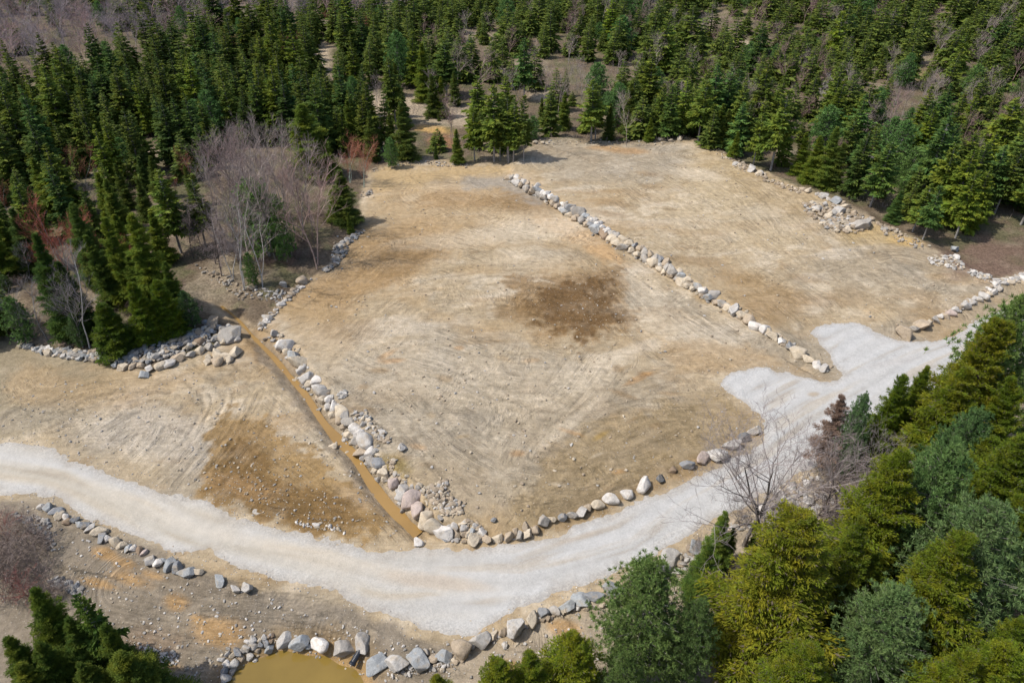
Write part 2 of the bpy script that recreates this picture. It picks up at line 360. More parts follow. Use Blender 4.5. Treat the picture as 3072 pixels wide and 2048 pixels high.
def curve(ctrl, n=24):
    c = np.array(ctrl, float); t = np.linspace(0, len(c)-1, n); i = np.clip(t.astype(int), 0, len(c)-2); f = t-i
    p0 = c[np.clip(i-1, 0, len(c)-1)]; p1 = c[i]; p2 = c[i+1]; p3 = c[np.clip(i+2, 0, len(c)-1)]; f = f[:, None]
    return [tuple(q) for q in .5*((2*p1)+(-p0+p2)*f+(2*p0-5*p1+4*p2-p3)*f**2+(-p0+3*p1-3*p2+p3)*f**3)]
GUIDES_ = 1
GUIDES = [  # D-coords control points, copies, lateral spread (m), sub-range?, rut depth
 ([(1640,900),(1400,960),(1150,960),(900,890),(760,830)], 9, 9, .03), ([(1620,1000),(1450,1080),(1250,1120),(1080,1060),(900,900)], 9, 7, .04),
 ([(1700,980),(1550,960),(1400,1010),(1200,1180)], 8, 4, .045), ([(1250,1190),(1450,1130),(1600,1050),(1720,960)], 7, 3.5, .04),
 ([(720,870),(840,960),(960,1080),(1060,1180)], 10, 8, .03), ([(1000,640),(900,690),(800,800),(760,860)], 7, 6, .035),
 ([(1650,860),(1500,760),(1350,600),(1250,540)], 8, 6, .025), ([(1100,600),(900,560),(780,640)], 8, 6, .035), ([(1000,440),(1150,520),(1350,560),(1600,700),(1780,810)], 8, 5, .025),
 ([(860,690),(1000,660),(1200,640),(1400,700)], 6, 6, .025), ([(1150,1100),(1200,1000),(1300,930),(1390,820)], 5, 5, .03), ([(1380,900),(1290,980),(1230,1060)], 3, 3, .05),
 ([(1950,740),(1800,640),(1650,540),(1480,430),(1350,380)], 9, 8, .025), ([(2150,720),(2000,640),(1900,560),(1750,430),(1600,370)], 9, 8, .025), ([(2200,640),(2050,600),(1900,640)], 5, 5, .03),
 ([(60,960),(200,900),(350,880),(520,900)], 8, 5, .05), ([(200,1010),(300,950),(420,930),(560,990)], 7, 4, .05), ([(330,1090),(420,1000),(450,900),(380,850)], 7, 4, .06),
 ([(60,1000),(150,960),(260,880)], 5, 3, .06), ([(440,1110),(500,1040),(560,960),(600,880)], 5, 2.2, .1), ([(470,1130),(540,1040),(620,970)], 4, 2.5, .1), ([(560,970),(640,1040),(740,1110)], 5, 3, .06),
 ([(500,1140),(620,1180),(760,1190)], 5, 3, .07), ([(560,860),(640,930),(740,1010),(800,1080)], 6, 3, .04), ([(300,1330),(500,1370),(700,1390),(850,1440)], 4, 3, .05), ([(540,1340),(700,1385),(900,1420),(1100,1470)], 4, 2, .05)]
best = np.full(len(X), 9.); second = np.full(len(X), 9.); fu = np.zeros(len(X)); fv = np.zeros(len(X))
for gi, (ctrl, n, sp, dep) in enumerate(GUIDES):
    c = np.array(curve(gnd(pxl('D', ctrl)), 16)); m = sp*2.0+3
    i0, i1 = np.searchsorted(xs, [c[:, 0].min()-m, c[:, 0].max()+m]); j0, j1 = np.searchsorted(ys, [c[:, 1].min()-m, c[:, 1].max()+m])
    sub = (np.arange(j0, j1)[:, None]*nx + np.arange(i0, i1)[None, :]).ravel()
    d, u_, sg = pdist(X[sub], Y[sub], [tuple(q) for q in c]); dn = d/(sp+2)
    b_ = best[sub]; win = dn < b_; second[sub] = np.where(win, b_, np.minimum(second[sub], dn)); best[sub] = np.where(win, dn, b_)
    fu[sub] = np.where(win, u_+gi*37, fu[sub]); fv[sub] = np.where(win, d*sg+gi*53, fv[sub])
fw = (1-sstep(.9, 1.6, best))*sstep(.02, .12, second-best)
for ctrl, n, sp, dep in GUIDES:
    base = np.array(gnd(pxl('D', ctrl)))
    tdir = base[-1]-base[0]; nn = np.array([-tdir[1], tdir[0]]); nn /= np.hypot(*nn)
    for k in range(int(n*1.6)):
        off = rng.normal(0, sp*.5); jit = rng.normal(0, sp*.12, base.shape)
        c = np.array(curve(base + nn*off + jit, 40)); a = int(rng.integers(0, 14)); b = int(rng.integers(24, 40)); c = c[a:b]
        dv = np.gradient(c, axis=0); nv = np.stack([-dv[:, 1], dv[:, 0]], 1)/np.hypot(dv[:, 0], dv[:, 1])[:, None]
        cl = rng.random()
        for s_ in (-.95, .95): stroke([tuple(q) for q in c + nv*s_], .48, dep*rng.uniform(.1, .9)*.6, .2+.8*cl, rng.uniform(.9, 1.1))
Rd = sdist(X, Y, ROAD)
offroad = sstep(.1, .9, -Rd)
Z = Z + dz*offroad; trm *= offroad; ZG = Z.reshape(ny, nx)
# --- colours of the soils (a pixel position is only a way to name a place on the ground)
nA = fbm(X*.09, Y*.09, 4, 21); nB = fbm(X*.35, Y*.35, 4, 22); nC = fbm(X*1.4, Y*1.4, 3, 23)
nS = fbm((X*.8+Y*.5)*.16, (Y*.8-X*.5)*.9, 4, 24)
col = np.empty((len(X), 3)); col[:] = (.355, .282, .182)
def lay(c, m, br=0.0):
    global col
    m = np.clip(m, 0, 1)[:, None]; col = col*(1-m) + np.array(c)*m
GREY, TAN, PALE, BROWN, DKBR, ORG, OLIVE = (.275,.237,.178), (.325,.236,.130), (.50,.425,.315), (.21,.135,.062), (.150,.090,.038), (.37,.20,.07), (.235,.172,.088)
lay(GREY, sstep(-.05, .35, nA)*.75); lay(PALE, sstep(.05, .45, nB+nS*.3)*.6); lay(TAN, sstep(.1, .5, fbm(X*.2, Y*.2, 5, 41))*.6); lay(BROWN, sstep(.25, .6, fbm(X*.5, Y*.7, 5, 42))*.35)
def blob(cr, cx, cy, rx, ry, c, k=1., soft=.5, ang=0., nz=.55):
    cx, cy = px(cr, cx, cy); q = 1.30612 if cr == 'D' else 1/2.24; rx *= q; ry *= q
    ca, sa = math.cos(R(ang)), math.sin(R(ang)); dx = U-cx; dy = Vv-cy
    d = np.hypot((dx*ca+dy*sa)/rx, (-dx*sa+dy*ca)/ry) + nz*(nB*.7+nS*.5+nC*.25)
    lay(c, (1-sstep(1-soft, 1+soft, d))*k*(~behind))
def patch(cr, pts, c, k=1., soft=20, nz=14):
    p = pxl(cr, pts) if cr else pts; a = np.array(p)
    sel = (U > a[:, 0].min()-150) & (U < a[:, 0].max()+150) & (Vv > a[:, 1].min()-150) & (Vv < a[:, 1].max()+150) & (~behind)
    m = np.zeros(len(X)); m[sel] = sstep(-soft, soft, sdist(U[sel], Vv[sel], p) + nz*2*(nB[sel]*.8+nC[sel]*.5)); lay(c, m*k)
# middle lot
nP = fbm((X*.95+Y*.3)*.07, (Y*.95-X*.3)*.22, 5, 71); lay((.52,.452,.355), sstep(.12, .42, nP)*.5*(Y > 38)); lay((.31,.215,.115), sstep(.15, .5, fbm(X*.13, Y*.26, 5, 72))*.45*(Y > 38))
patch('D', [(700,850),(1000,760),(1400,830),(1640,900),(1500,1080),(1250,1160),(1060,1190),(900,1030)], GREY, .55, 60, 40)
patch('D', [(830,520),(1010,500),(1080,560),(960,620),(850,680),(760,740),(640,720),(640,690),(760,620)], (.30,.195,.09), .8, 34)
patch('D', [(850,390),(1160,380),(1300,480),(1100,560),(860,540)], (.37,.265,.145), .55, 50, 30)
patch('D', [(640,700),(760,700),(820,780),(760,850),(680,800)], TAN, .7, 30)
blob('D', 800, 760, 60, 28, BROWN, .5); blob('D', 940, 600, 70, 26, BROWN, .55, ang=-35); blob('D', 900, 585, 50, 18, BROWN, .6, ang=-25)
patch('D', [(1170,640),(1290,600),(1420,610),(1450,700),(1470,760),(1360,805),(1290,775),(1180,735)], BROWN, .85, 22, 36)
patch('D', [(1210,690),(1300,640),(1400,660),(1440,740),(1350,795),(1280,760),(1200,715)], (.128,.076,.032), .95, 14, 34)
blob('D', 1180, 715, 60, 22, BROWN, .7); blob('D', 1290, 610, 120, 22, TAN, .7); blob('D', 1010, 730, 45, 12, TAN, .6); blob('D', 1140, 745, 50, 14, TAN, .6)
blob('D', 1200, 470, 85, 24, BROWN, .75, ang=8); blob('D', 1050, 455, 110, 22, (.30,.20,.10), .7, ang=-5); blob('D', 1100, 620, 60, 12, TAN, .7); blob('D', 1280, 565, 120, 12, TAN, .5, ang=12)
patch('D', [(1230,495),(1310,510),(1400,560),(1450,605),(1380,600),(1300,545),(1220,515)], (.40,.26,.13), .85, 16, 10)
patch('D', [(850,390),(960,375),(1170,380),(1160,400),(1000,420),(860,450)], (.40,.29,.15), .75, 20)
patch('D', [(1060,405),(1160,405),(1280,460),(1240,470),(1150,430),(1060,425)], (.24,.225,.20), .7, 16)
blob('D', 1250, 520, 130, 40, PALE, .35); blob('D', 1560, 760, 150, 40, PALE, .5, ang=22); blob('D', 1230, 600, 90, 25, PALE, .4); blob('D', 1480, 660, 60, 30, PALE, .45, ang=30)
blob('D', 1000, 850, 300, 70, PALE, .35, ang=8); blob('D', 1350, 860, 90, 30, PALE, .6, ang=-20); blob('D', 1130, 540, 200, 22, PALE, .5, ang=-6); blob('D', 1300, 980, 90, 12, PALE, .5, ang=-38)
patch('D', [(1180,1150),(1320,1000),(1500,930),(1640,900),(1740,960),(1740,1000),(1500,1110),(1300,1200),(1150,1230)], OLIVE, .75, 40, 34)
patch('D', [(1120,1240),(1300,1190),(1500,1100),(1730,985),(1752,1000),(1560,1105),(1350,1190),(1230,1228)], (.27,.19,.10), .75, 10)
patch('D', [(1500,770),(1700,790),(1800,830),(1900,860),(1910,880),(1800,845),(1700,850),(1560,850)], (.33,.235,.13), .65, 18)
blob('D', 900, 1075, 38, 38, (.20,.15,.05), .8); blob('D', 1190, 1040, 20, 8, ORG, .5); blob('D', 1380, 1000, 26, 8, (.3,.2,.06), .7, ang=-30); blob('D', 870, 850, 30, 8, BROWN, .6)
for _ in range(60):
    blob('D', rng.uniform(800, 1600), rng.uniform(780, 1130), rng.uniform(8, 34), rng.uniform(3, 8), [TAN, ORG, BROWN, PALE][rng.integers(4)], rng.uniform(.25, .55), ang=rng.uniform(-30, 20))
# upper lot
patch('D', [(1210,330),(1500,325),(1600,345),(1500,420),(1300,420),(1200,360)], GREY, .6, 30)
blob('D', 1650, 400, 90, 70, (.38,.29,.16), .6, ang=30); blob('D', 1790, 440, 120, 50, (.36,.27,.15), .6, ang=25); blob('D', 1600, 400, 60, 14, PALE, .7, ang=10)
for a in [(1500,430,30,7),(1490,400,26,6),(1420,470,40,7),(1410,492,45,7),(1640,535,30,8),(1720,520,26,8),(1540,480,20,6),(1700,640,60,14),(1780,690,70,30),(1850,640,40,8),(1600,600,60,12),(1750,720,50,20),(1880,690,60,14)]:
    blob('D', *a, BROWN, .5, ang=8)
blob('D', 1760, 690, 110, 45, (.29,.2,.10), .6, ang=20); blob('D', 1430, 345, 60, 7, ORG, .5, ang=5); blob('D', 1680, 500, 180, 60, (.43,.35,.23), .5, ang=15); blob('D', 2000, 540, 60, 26, (.42,.30,.13), .7)
blob('D', 2080, 555, 40, 12, (.42,.28,.10), .8); blob('D', 2000, 620, 150, 60, GREY, .45); blob('D', 1950, 680, 60, 20, BROWN, .3)
patch('D', [(2060,770),(2120,780),(2200,750),(2290,715),(2260,690),(2150,740),(2090,765)], (.33,.26,.17), .6, 10)
# left lot
patch('D', [(-60,720),(40,760),(100,810),(330,870),(250,930),(0,1000),(-60,1000)], (.235,.195,.125), .8, 30, 20)
patch('D', [(60,830),(200,870),(330,850),(460,870),(300,940),(60,930),(0,900)], (.36,.255,.14), .5, 24)
blob('D', 360, 1000, 190, 60, (.40,.36,.30), .65, ang=10); blob('D', 60, 960, 120, 30, GREY, .6, ang=-10); blob('D', 600, 800, 90, 40, (.30,.20,.095), .7, ang=25)
patch('D', [(560,770),(640,810),(700,860),(640,850),(590,830)], BROWN, .7, 12)
patch('D', [(530,965),(620,955),(690,1040),(800,1110),(900,1170),(905,1240),(800,1236),(680,1215),(560,1180),(460,1140),(440,1090),(480,1020)], (.255,.168,.072), .92, 14, 40)
blob('D', 560, 1020, 60, 50, (.25,.17,.085), .6)
patch('D', [(480,1080),(560,1010),(640,1100),(780,1150),(880,1220),(700,1210),(560,1170),(470,1125)], (.17,.104,.040), .85, 20, 34)
blob('D', 560, 1120, 80, 24, (.27,.17,.08), .5, ang=15); blob('D', 830, 1150, 60, 14, (.36,.27,.17), .5, ang=30)
patch('D', [(600,760),(660,830),(760,960),(860,1080),(960,1215),(930,1225),(820,1110),(700,960),(620,860),(580,800)], (.25,.205,.15), .75, 12)
# south of the road
patch('D', [(0,1150),(100,1150),(300,1240),(450,1300),(600,1360),(820,1400),(950,1465),(1150,1490),(1300,1460),(1400,1360),(1600,1260),(1800,1130),(2352,860),(2600,1000),(2500,1700),(0,1700),(-100,1300)], (.195,.165,.125), .88, 14, 12)
patch('D', [(1040,1500),(1180,1470),(1350,1390),(1500,1300),(1700,1190),(1900,1100),(1900,1300),(1500,1500),(1250,1600),(1000,1600)], (.36,.30,.22), .75, 26, 20)
for a in [(405,1385,30,20),(500,1450,60,32),(280,1290,40,14),(300,1330,50,18),(240,1270,30,14),(1290,1440,40,16),(1180,1530,30,12),(450,1420,16,10),(350,1320,30,10),(370,1520,50,14),(230,1340,50,10)]:
    blob('D', *a, (.38,.235,.10), .75, ang=15)
blob('D', 330, 1480, 90, 50, (.20,.13,.08), .6)
# forest floor
CLR = pxl('A2', [(1500,1105),(1330,1090),(1180,1070),(1000,1100),(780,1160),(760,1290),(730,1480),(760,1568)]) + pxl('B2', [(640,160),(480,370),(300,490),(140,640),(40,740)]) + pxl('B1', [(1640,700),(1500,600),(1380,560),(1420,640),(1560,720),(1620,790),(1500,860),(1300,920),(1100,990),(960,1030),(560,985),(270,925),(130,870),(90,800),(0,660),(-400,560)]) + [(-900,2600),(4200,2600)] + pxl('B4', [(2600,300),(1900,330),(1600,430),(1500,420),(1340,320),(1220,230),(1080,160),(900,100)]) + pxl('A4', [(800,1510),(740,1440),(620,1390),(480,1330),(330,1280),(200,1235),(60,1170)]) + pxl('A3', [(1640,1125),(1520,1050),(1400,980),(1230,930),(1070,945),(860,975),(600,960),(420,945),(230,955),(160,1060)])
clr = sdist(U, Vv, CLR) + 9*(nB+nC); clr[behind] = 99
veg = 1-sstep(-14, 6, clr)
lay((.155,.118,.080), veg); lay((.115,.115,.055), veg*sstep(-.15, .3, nB)*.75); lay((.31,.255,.18), veg*sstep(.2, .5, nA)*.7)
def vblob(*a, **k):
    blob(*a, **k)
for a in [(('A2'),900,690,330,75),(('A2'),1300,780,260,70),(('A2'),480,420,70,130),(('A2'),480,260,60,40),(('A1'),970,1050,110,60),(('A3'),300,640,90,40),(('A3'),1620,330,110,60),(('A3'),1900,60,60,30)]:
    blob(*a, (.43,.35,.25), .85)
blob('A2', 1240, 870, 120, 26, (.50,.32,.12), .95, ang=5); blob('A2', 1280, 960, 90, 50, (.28,.15,.08), .8); blob('A4', 1020, 500, 110, 40, (.25,.21,.08), .8); blob('A4', 1310, 170, 80, 60, (.25,.21,.08), .8); blob('A4', 1650, 1350, 160, 40, (.42,.32,.17), .8, ang=10)
blob('B4', 1550, 300, 260, 120, (.185,.12,.09), .7); blob('B1', 400, 830, 130, 30, (.32,.24,.19), .8)
dI = sdist(X, Y, ISLE)
col *= colk[:, None]
wet = (1-sstep(.1, 1.0, pdist(X, Y, DITCH)[0]))*(Y > 20); lay((.22,.165,.10), wet*.8)
dPo = sdist(X, Y, POND); lay((.20,.145,.08), sstep(-1.6, -.5, dPo+.4*nB)*.7); lay((.33,.21,.085), sstep(-.5, .3, dPo)*.7)
clod = np.clip((.30-col[:, 0])/.12, 0, 1)*(1-veg)*offroad*(Vv > 0)*(~behind)
Z = Z + clod*(.13*fbm(X*1.9, Y*1.9, 3, 61) + .07*fbm(X*.6, Y*.6, 2, 62)); ZG = Z.reshape(ny, nx)
idx = np.arange(nx*ny).reshape(ny, nx)
F = np.stack([idx[:-1, :-1].ravel(), idx[:-1, 1:].ravel(), idx[1:, 1:].ravel(), idx[1:, :-1].ravel()], 1)
me = mesh('ground', np.stack([X, Y, Z], 1), [F], True, [M['ground']])
setcol(me, 'col', col); setf(me, 'fu', fu); setf(me, 'fv', fv); setf(me, 'fw', fw*offroad*(1-np.clip(veg, 0, 1))); setf(me, 'trm', trm); setf(me, 'tru', tru); setf(me, 'veg', np.clip(veg, 0, 1))
obj('ground', me, kind='structure')

# ------------------------------------------------------------------ gravel road: its own lens of crushed stone over the soil
rx = np.concatenate([np.arange(-90, -40, .5), np.arange(-40, 60, .2), np.arange(60, 140, .5)]); ry = np.concatenate([np.arange(23, 62, .17), np.arange(62, 110, .3)])
RX, RY = np.meshgrid(rx, ry); sh = RX.shape; a = RX.ravel(); b = RY.ravel(); rd = sdist(a, b, ROAD)
rn = fbm(a*.45, b*.45, 4, 31)*.6 + fbm(a*3, b*3, 3, 32)*.16
rz = hterr(a, b, False) + np.clip((rd + rn - .25)*.07, -.12, .06) + .018*fbm(a*2, b*2, 3, 33)
ru, rv, _ = proj(a, b, rz)
rc = np.empty((len(a), 3)); rc[:] = (.462, .462, .456)
sA = fbm(a*.2, b*.2, 3, 34)
dc, uc, sc_ = pdist(a, b, CEN)
lane = dc*sc_ + .8*fbm(a*.1, b*.1, 2, 35)
lanes = .5+.5*np.sin(lane*2.1+.5*fbm(uc*.1, lane*.3, 2, 36)); strk = fbm(uc*.12, lane*1.6, 4, 37)
west = 1-sstep(-14, 4, a)
m = np.clip((west*.85+.12)*(.45+.55*sstep(.2, 1.8, rd))*(.55+.45*lanes+.5*strk), 0, 1)[:, None]
rc = rc*(1-m)+np.array((.455,.415,.345))*m
m = np.clip(sstep(.1, .5, strk)*sstep(.3, 2, rd)*.6, 0, 1)[:, None]; rc = rc*(1-m)+np.array((.40,.345,.27))*m
def rblob(x, y, rx_, ry_, c, k, ang):
    global rc
    cx, cy = px('D', x, y); dx = ru-cx; dy = rv-cy; ca, sa = math.cos(R(ang)), math.sin(R(ang))
    d = np.hypot((dx*ca+dy*sa)/(rx_*1.306), (-dx*sa+dy*ca)/(ry_*1.306)) + .6*rn + .35*strk
    mm = ((1-sstep(.5, 1.5, d))*k)[:, None]; rc = rc*(1-mm)+np.array(c)*mm
rblob(1000, 1335, 110, 16, (.46,.38,.29), .6, 8); rblob(1340, 1230, 60, 6, (.42,.36,.29), .6, -18); rblob(1240, 1265, 60, 8, (.42,.37,.30), .5, -20)
rblob(700, 1270, 160, 20, (.50,.44,.35), .6, 12); rblob(400, 1180, 200, 26, (.50,.45,.37), .5, 18); rblob(1690, 930, 12, 5, (.4,.3,.2), .5, 0); rblob(1870, 905, 14, 6, (.38,.3,.2), .7, 0); rblob(2060, 830, 60, 6, (.44,.42,.4), .5, -10)
ed = ((1-sstep(-.1, 1.3, rd+rn*1.5))*.55)[:, None]; rc = rc*(1-ed)+np.array((.30,.255,.20))*ed
rut = (.5+.5*np.sin(lane*3.3+.8*fbm(uc*.06, lane*.2, 2, 39)))*sstep(.4, 1.5, rd)*(.6+.8*strk); rz = rz-.02*rut; kk_ = np.clip(.17*rut, 0, .3)[:, None]; rc = rc*(1-kk_)
setk = np.clip(.1 + .75*sstep(.4, .0, rd*.25) + .35*fbm(a*.3, b*.3, 2, 38) + .3*sstep(-5, 10, a), 0, 1)
ok = rd > -1.3
ii = np.arange(len(a)).reshape(sh); okq = (ok.reshape(sh)[:-1, :-1] & ok.reshape(sh)[1:, 1:] & ok.reshape(sh)[:-1, 1:] & ok.reshape(sh)[1:, :-1]).ravel()
F = np.stack([ii[:-1, :-1].ravel(), ii[:-1, 1:].ravel(), ii[1:, 1:].ravel(), ii[1:, :-1].ravel()], 1)[okq]
used = np.unique(F); remap = np.full(len(a), -1); remap[used] = np.arange(len(used))
me = mesh('gravel_road', np.stack([a, b, rz], 1)[used], [remap[F]], True, [M['road']]); setcol(me, 'col', rc[used]); setf(me, 'loose', setk[used])
obj('gravel_road', me, kind='structure')

# ------------------------------------------------------------------ standing water
def sheet(name, poly, z, mat, grow=0):
    pa = np.array(poly); c = pa.mean(0)
    V = [(c[0], c[1], z)] + [(q[0], q[1], z) for q in pa]; n = len(pa)
    me = mesh(name, V, [np.array([(0, i+1, (i+1) % n+1) for i in range(n)])], False, [mat]); return obj(name, me, kind='structure')
pc = np.array(POND).mean(0)
sheet('pond_water', [tuple(pc+(np.array(q)-pc)*1.3) for q in POND], -1.05, M['pond'])
dp_ = np.array(curve(DITCH, 60)); dv = np.gradient(dp_, axis=0); nv = np.stack([-dv[:, 1], dv[:, 0]], 1)/np.hypot(dv[:, 0], dv[:, 1])[:, None]
zt = np.array([min(float(hterr(q[0], q[1])), 9) for q in dp_]); ks = np.ones(9)/9; zt = np.convolve(np.pad(zt, 4, 'edge'), ks, 'valid') + .11
wd_ = ((.25+.34*vnoise(np.arange(60)*.33, np.arange(60)*0, 3))*np.interp(np.arange(60), [0, 14, 24, 60], [.35, .45, .85, 1.05]))[:, None]; L_, R_ = dp_-nv*wd_, dp_+nv*wd_; n = len(dp_)
V = np.concatenate([np.c_[L_, zt], np.c_[R_, zt]]); F = np.array([(i, i+1, n+i+1, n+i) for i in range(n-1)])
obj('ditch_water', mesh('ditch_water', V, [F], False, [M['ditch']]), kind='structure')
# ==== PART2 ==== boulders
def ico(sub):
    t = (1+5**.5)/2
    v = [(-1,t,0),(1,t,0),(-1,-t,0),(1,-t,0),(0,-1,t),(0,1,t),(0,-1,-t),(0,1,-t),(t,0,-1),(t,0,1),(-t,0,-1),(-t,0,1)]
    f = [(0,11,5),(0,5,1),(0,1,7),(0,7,10),(0,10,11),(1,5,9),(5,11,4),(11,10,2),(10,7,6),(7,1,8),(3,9,4),(3,4,2),(3,2,6),(3,6,8),(3,8,9),(4,9,5),(2,4,11),(6,2,10),(8,6,7),(9,8,1)]
    v = [tuple(np.array(q)/np.linalg.norm(q)) for q in v]
    for _ in range(sub):
        cache = {}; nf = []
        def mid(a, b):
            k = (min(a, b), max(a, b))
            if k not in cache:
                m = np.array(v[a])+np.array(v[b]); v.append(tuple(m/np.linalg.norm(m))); cache[k] = len(v)-1
            return cache[k]
        for a, b, c in f:
            ab, bc, ca = mid(a, b), mid(b, c), mid(c, a); nf += [(a, ab, ca), (b, bc, ab), (c, ca, bc), (ab, bc, ca)]
        f = nf
    return np.array(v), np.array(f)
ICO = {k: ico(k) for k in (1, 2, 4)}
def rockshape(seed, sub=4, sharp=20, npl=14, flat=.8, lo=.62):
    r = np.random.default_rng(seed); D, F = ICO[sub]
    n = r.normal(size=(npl, 3)); n /= np.linalg.norm(n, axis=1)[:, None]; d = r.uniform(lo, 1, npl)
    q = np.maximum(D@n.T, 0)/d; rad = 1/(np.sum(q**sharp, 1)+1e-6)**(1/sharp); rad = np.minimum(rad, 1.35)
    V = D*rad[:, None]
    if sub > 2:
        nn = fbm(V[:, 0]*2.2+seed, V[:, 1]*2.2+V[:, 2]*1.7, 4, seed % 50); V = V*(1+.055*nn)[:, None]
    V *= np.array([1, r.uniform(.72, .95), flat*r.uniform(.85, 1.1)])
    return V, F
BOULD = []
for k in range(22):
    V, F = rockshape(100+k, 4, (10, 15, 36)[k % 3], (20, 15, 11)[k % 3], .85, (.72, .66, .58)[k % 3])
    BOULD.append(mesh('boulder_shape', V, [F], True, [M['rock']]))
ANG = [k for k in range(22) if k % 3 == 2]; RND = [k for k in range(22) if k % 3 != 2]
TONE = {'white': (.60,.57,.53), 'cream': (.50,.43,.33), 'tan': (.38,.31,.23), 'pale grey': (.44,.42,.39), 'grey': (.36,.335,.30), 'blue-grey': (.33,.345,.35), 'slate': (.235,.242,.25), 'dark grey': (.14,.145,.15), 'pinkish': (.45,.37,.33), 'brown': (.27,.20,.14)}
ORD = ['', 'first','second','third','fourth','fifth','sixth','seventh','eighth','ninth','tenth','eleventh','twelfth','thirteenth','fourteenth','fifteenth','sixteenth','seventeenth','eighteenth','nineteenth','twentieth'] + ['twenty-'+q for q in ['first','second','third','fourth','fifth','sixth','seventh','eighth','ninth']] + ['thirtieth'] + ['thirty-'+q for q in ['first','second','third','fourth','fifth','sixth','seventh','eighth','ninth']] + ['fortieth'] + ['forty-'+q for q in ['first','second','third','fourth','fifth','sixth','seventh','eighth','ninth']]
def art(w): return w
def boulder_row(rows, where, frm, group, zc=.35, course=None, top=0, sz=1.0, tall=1.0, lab=None):
    """rows: (crop, x, y, width, tone); tone 'x!' marks an angular one"""
    cnt = {}
    for cr, x, y, wd, tone in rows:
        q = .27211 if cr == 'P6' else 1/2.24
        u, v = px(cr, x, y)
        up = 0
        if course is not None:
            X0, Y0 = PZ(u, v, .6); d, uu, sd = pdist(np.array([X0]), np.array([Y0]), course); up = 1 if sd[0] < 0 and d[0] > .3 else 0
            gx, gy = PZ(u, v, .35+up*.55); gz = up*.6
            z = .32+up*.5
            gx, gy = PZ(u, v, z); _, _, dd = proj(gx, gy, z); rad = wd*q*dd/FPX*.5*sz
        else:
            gx, gy, gz = PG(u, v, zc*wd*q/25); _, _, dd = proj(gx, gy, gz); rad = wd*q*dd/FPX*.5*sz; z = gz + rad*.42
        ang = tone.endswith('!'); tone = tone.rstrip('!')
        k = (ANG if ang or tone in ('slate', 'blue-grey', 'dark grey') else RND)[rng.integers(0, 7)]
        c = np.array(TONE[tone])*rng.uniform(.92, 1.12)
        o = obj('boulder', BOULD[k], loc=(gx, gy, z), rot=(rng.uniform(-.35, .35), rng.uniform(-.35, .35), rng.uniform(0, 6.28)))
        st_ = rng.uniform(1.12, 1.28); o.scale = (rad*st_, rad*st_, rad*rng.uniform(.95, 1.2)*tall); o.color = (*c, 1)
        size = 'large' if rad > .72 else ('small' if rad < .36 else 'medium')
        key = (tone, size); cnt[key] = cnt.get(key, 0)+1; n = cnt[key]
        o['n'] = n; o['key'] = tone+'|'+size; BL.append((o, tone, size, n, where, frm))
        del o['n'], o['key']
        o['category'] = 'boulder'; o['group'] = group
    tot = dict(cnt)
    for (o, tone, size, n, wh, fr) in BL:
        t = tot[(tone, size)]; s_ = '' if size == 'medium' else size+' '
        kind = 'only '+s_+tone+' boulder' if t == 1 else (ORD[n]+' '+(s_ if s_ else 'mid-sized ')+tone+' boulder')
        o['label'] = (kind+' '+wh) if t == 1 else (kind+' '+fr+' '+wh)
        if len(o['label'].split()) > 16: o['label'] = o['label'].replace('mid-sized ', '').replace(' '+fr, ' '+fr.split()[0]+' '+fr.split()[-1])
    BL.clear()
BL = []
def mk(cr, s_):
    T = {'W':'white','C':'cream','T':'tan','P':'pale grey','G':'grey','B':'blue-grey','S':'slate','D':'dark grey','K':'pinkish','N':'brown'}
    out = []
    for it in s_.split():
        a, b, c, t = it.split(','); out.append((cr, float(a), float(b), float(c), T[t[0]]+('!' if t.endswith('!') else '')))
    return out
FRONT = mk('L3', '588,508,62,P 600,552,72,T! 655,512,58,P 650,558,45,T 710,540,62,B! 715,583,92,C! 772,546,55,W 808,585,80,T! 885,577,62,C 955,567,65,T 997,540,45,T 1027,567,66,G! 1068,513,60,T! 1080,550,70,C! 1136,525,68,T 1197,467,82,G! 1250,457,58,C! 1320,440,68,S 1390,430,65,G! 1450,408,68,P! 1490,378,55,T 1548,356,72,C 1637,313,85,W 1755,286,76,W') \
  + mk('L4', '528,222,84,W 630,186,56,D 717,132,52,N 818,92,80,S 910,52,80,K 1012,14,96,P!') + mk('B3', '1570,1512,95,P! 1635,1475,72,D 1718,1425,76,P!')
boulder_row(FRONT, 'in the row between dirt lot and road', 'from the ditch end', 'boulders spaced along the gravel road', sz=.98, tall=1.15)
LEFTW = mk('B2', '165,770,46,G! 235,848,74,W 238,890,44,C 285,908,80,B 335,945,104,C! 352,1000,58,P 390,1040,84,P 437,1072,66,W 397,1097,54,C 465,1130,86,P 502,1163,68,G! 480,1210,60,C 530,1205,60,W 520,1255,46,P 565,1252,55,W 558,1305,48,C 613,1285,74,C 640,1320,60,G! 600,1345,55,T 655,1355,62,G 625,1395,44,T 700,1395,70,W 665,1435,60,C 742,1435,55,W 770,1467,100,P 705,1482,58,G 765,1525,100,T! 808,1552,66,W') \
  + mk('L2', '1098,10,60,P 1145,50,66,G 1200,50,68,S 1190,98,48,P 1238,140,66,C! 1297,188,82,K 1358,235,98,P 1412,293,108,K 1455,362,84,K 1510,420,90,C 1565,470,106,C')+mk('L3', '507,518,92,W!')
boulder_row(LEFTW, 'in the wall above the muddy ditch', 'from the grove end', 'boulders of the ditch wall', zc=.6, tall=1.2, sz=1.14)
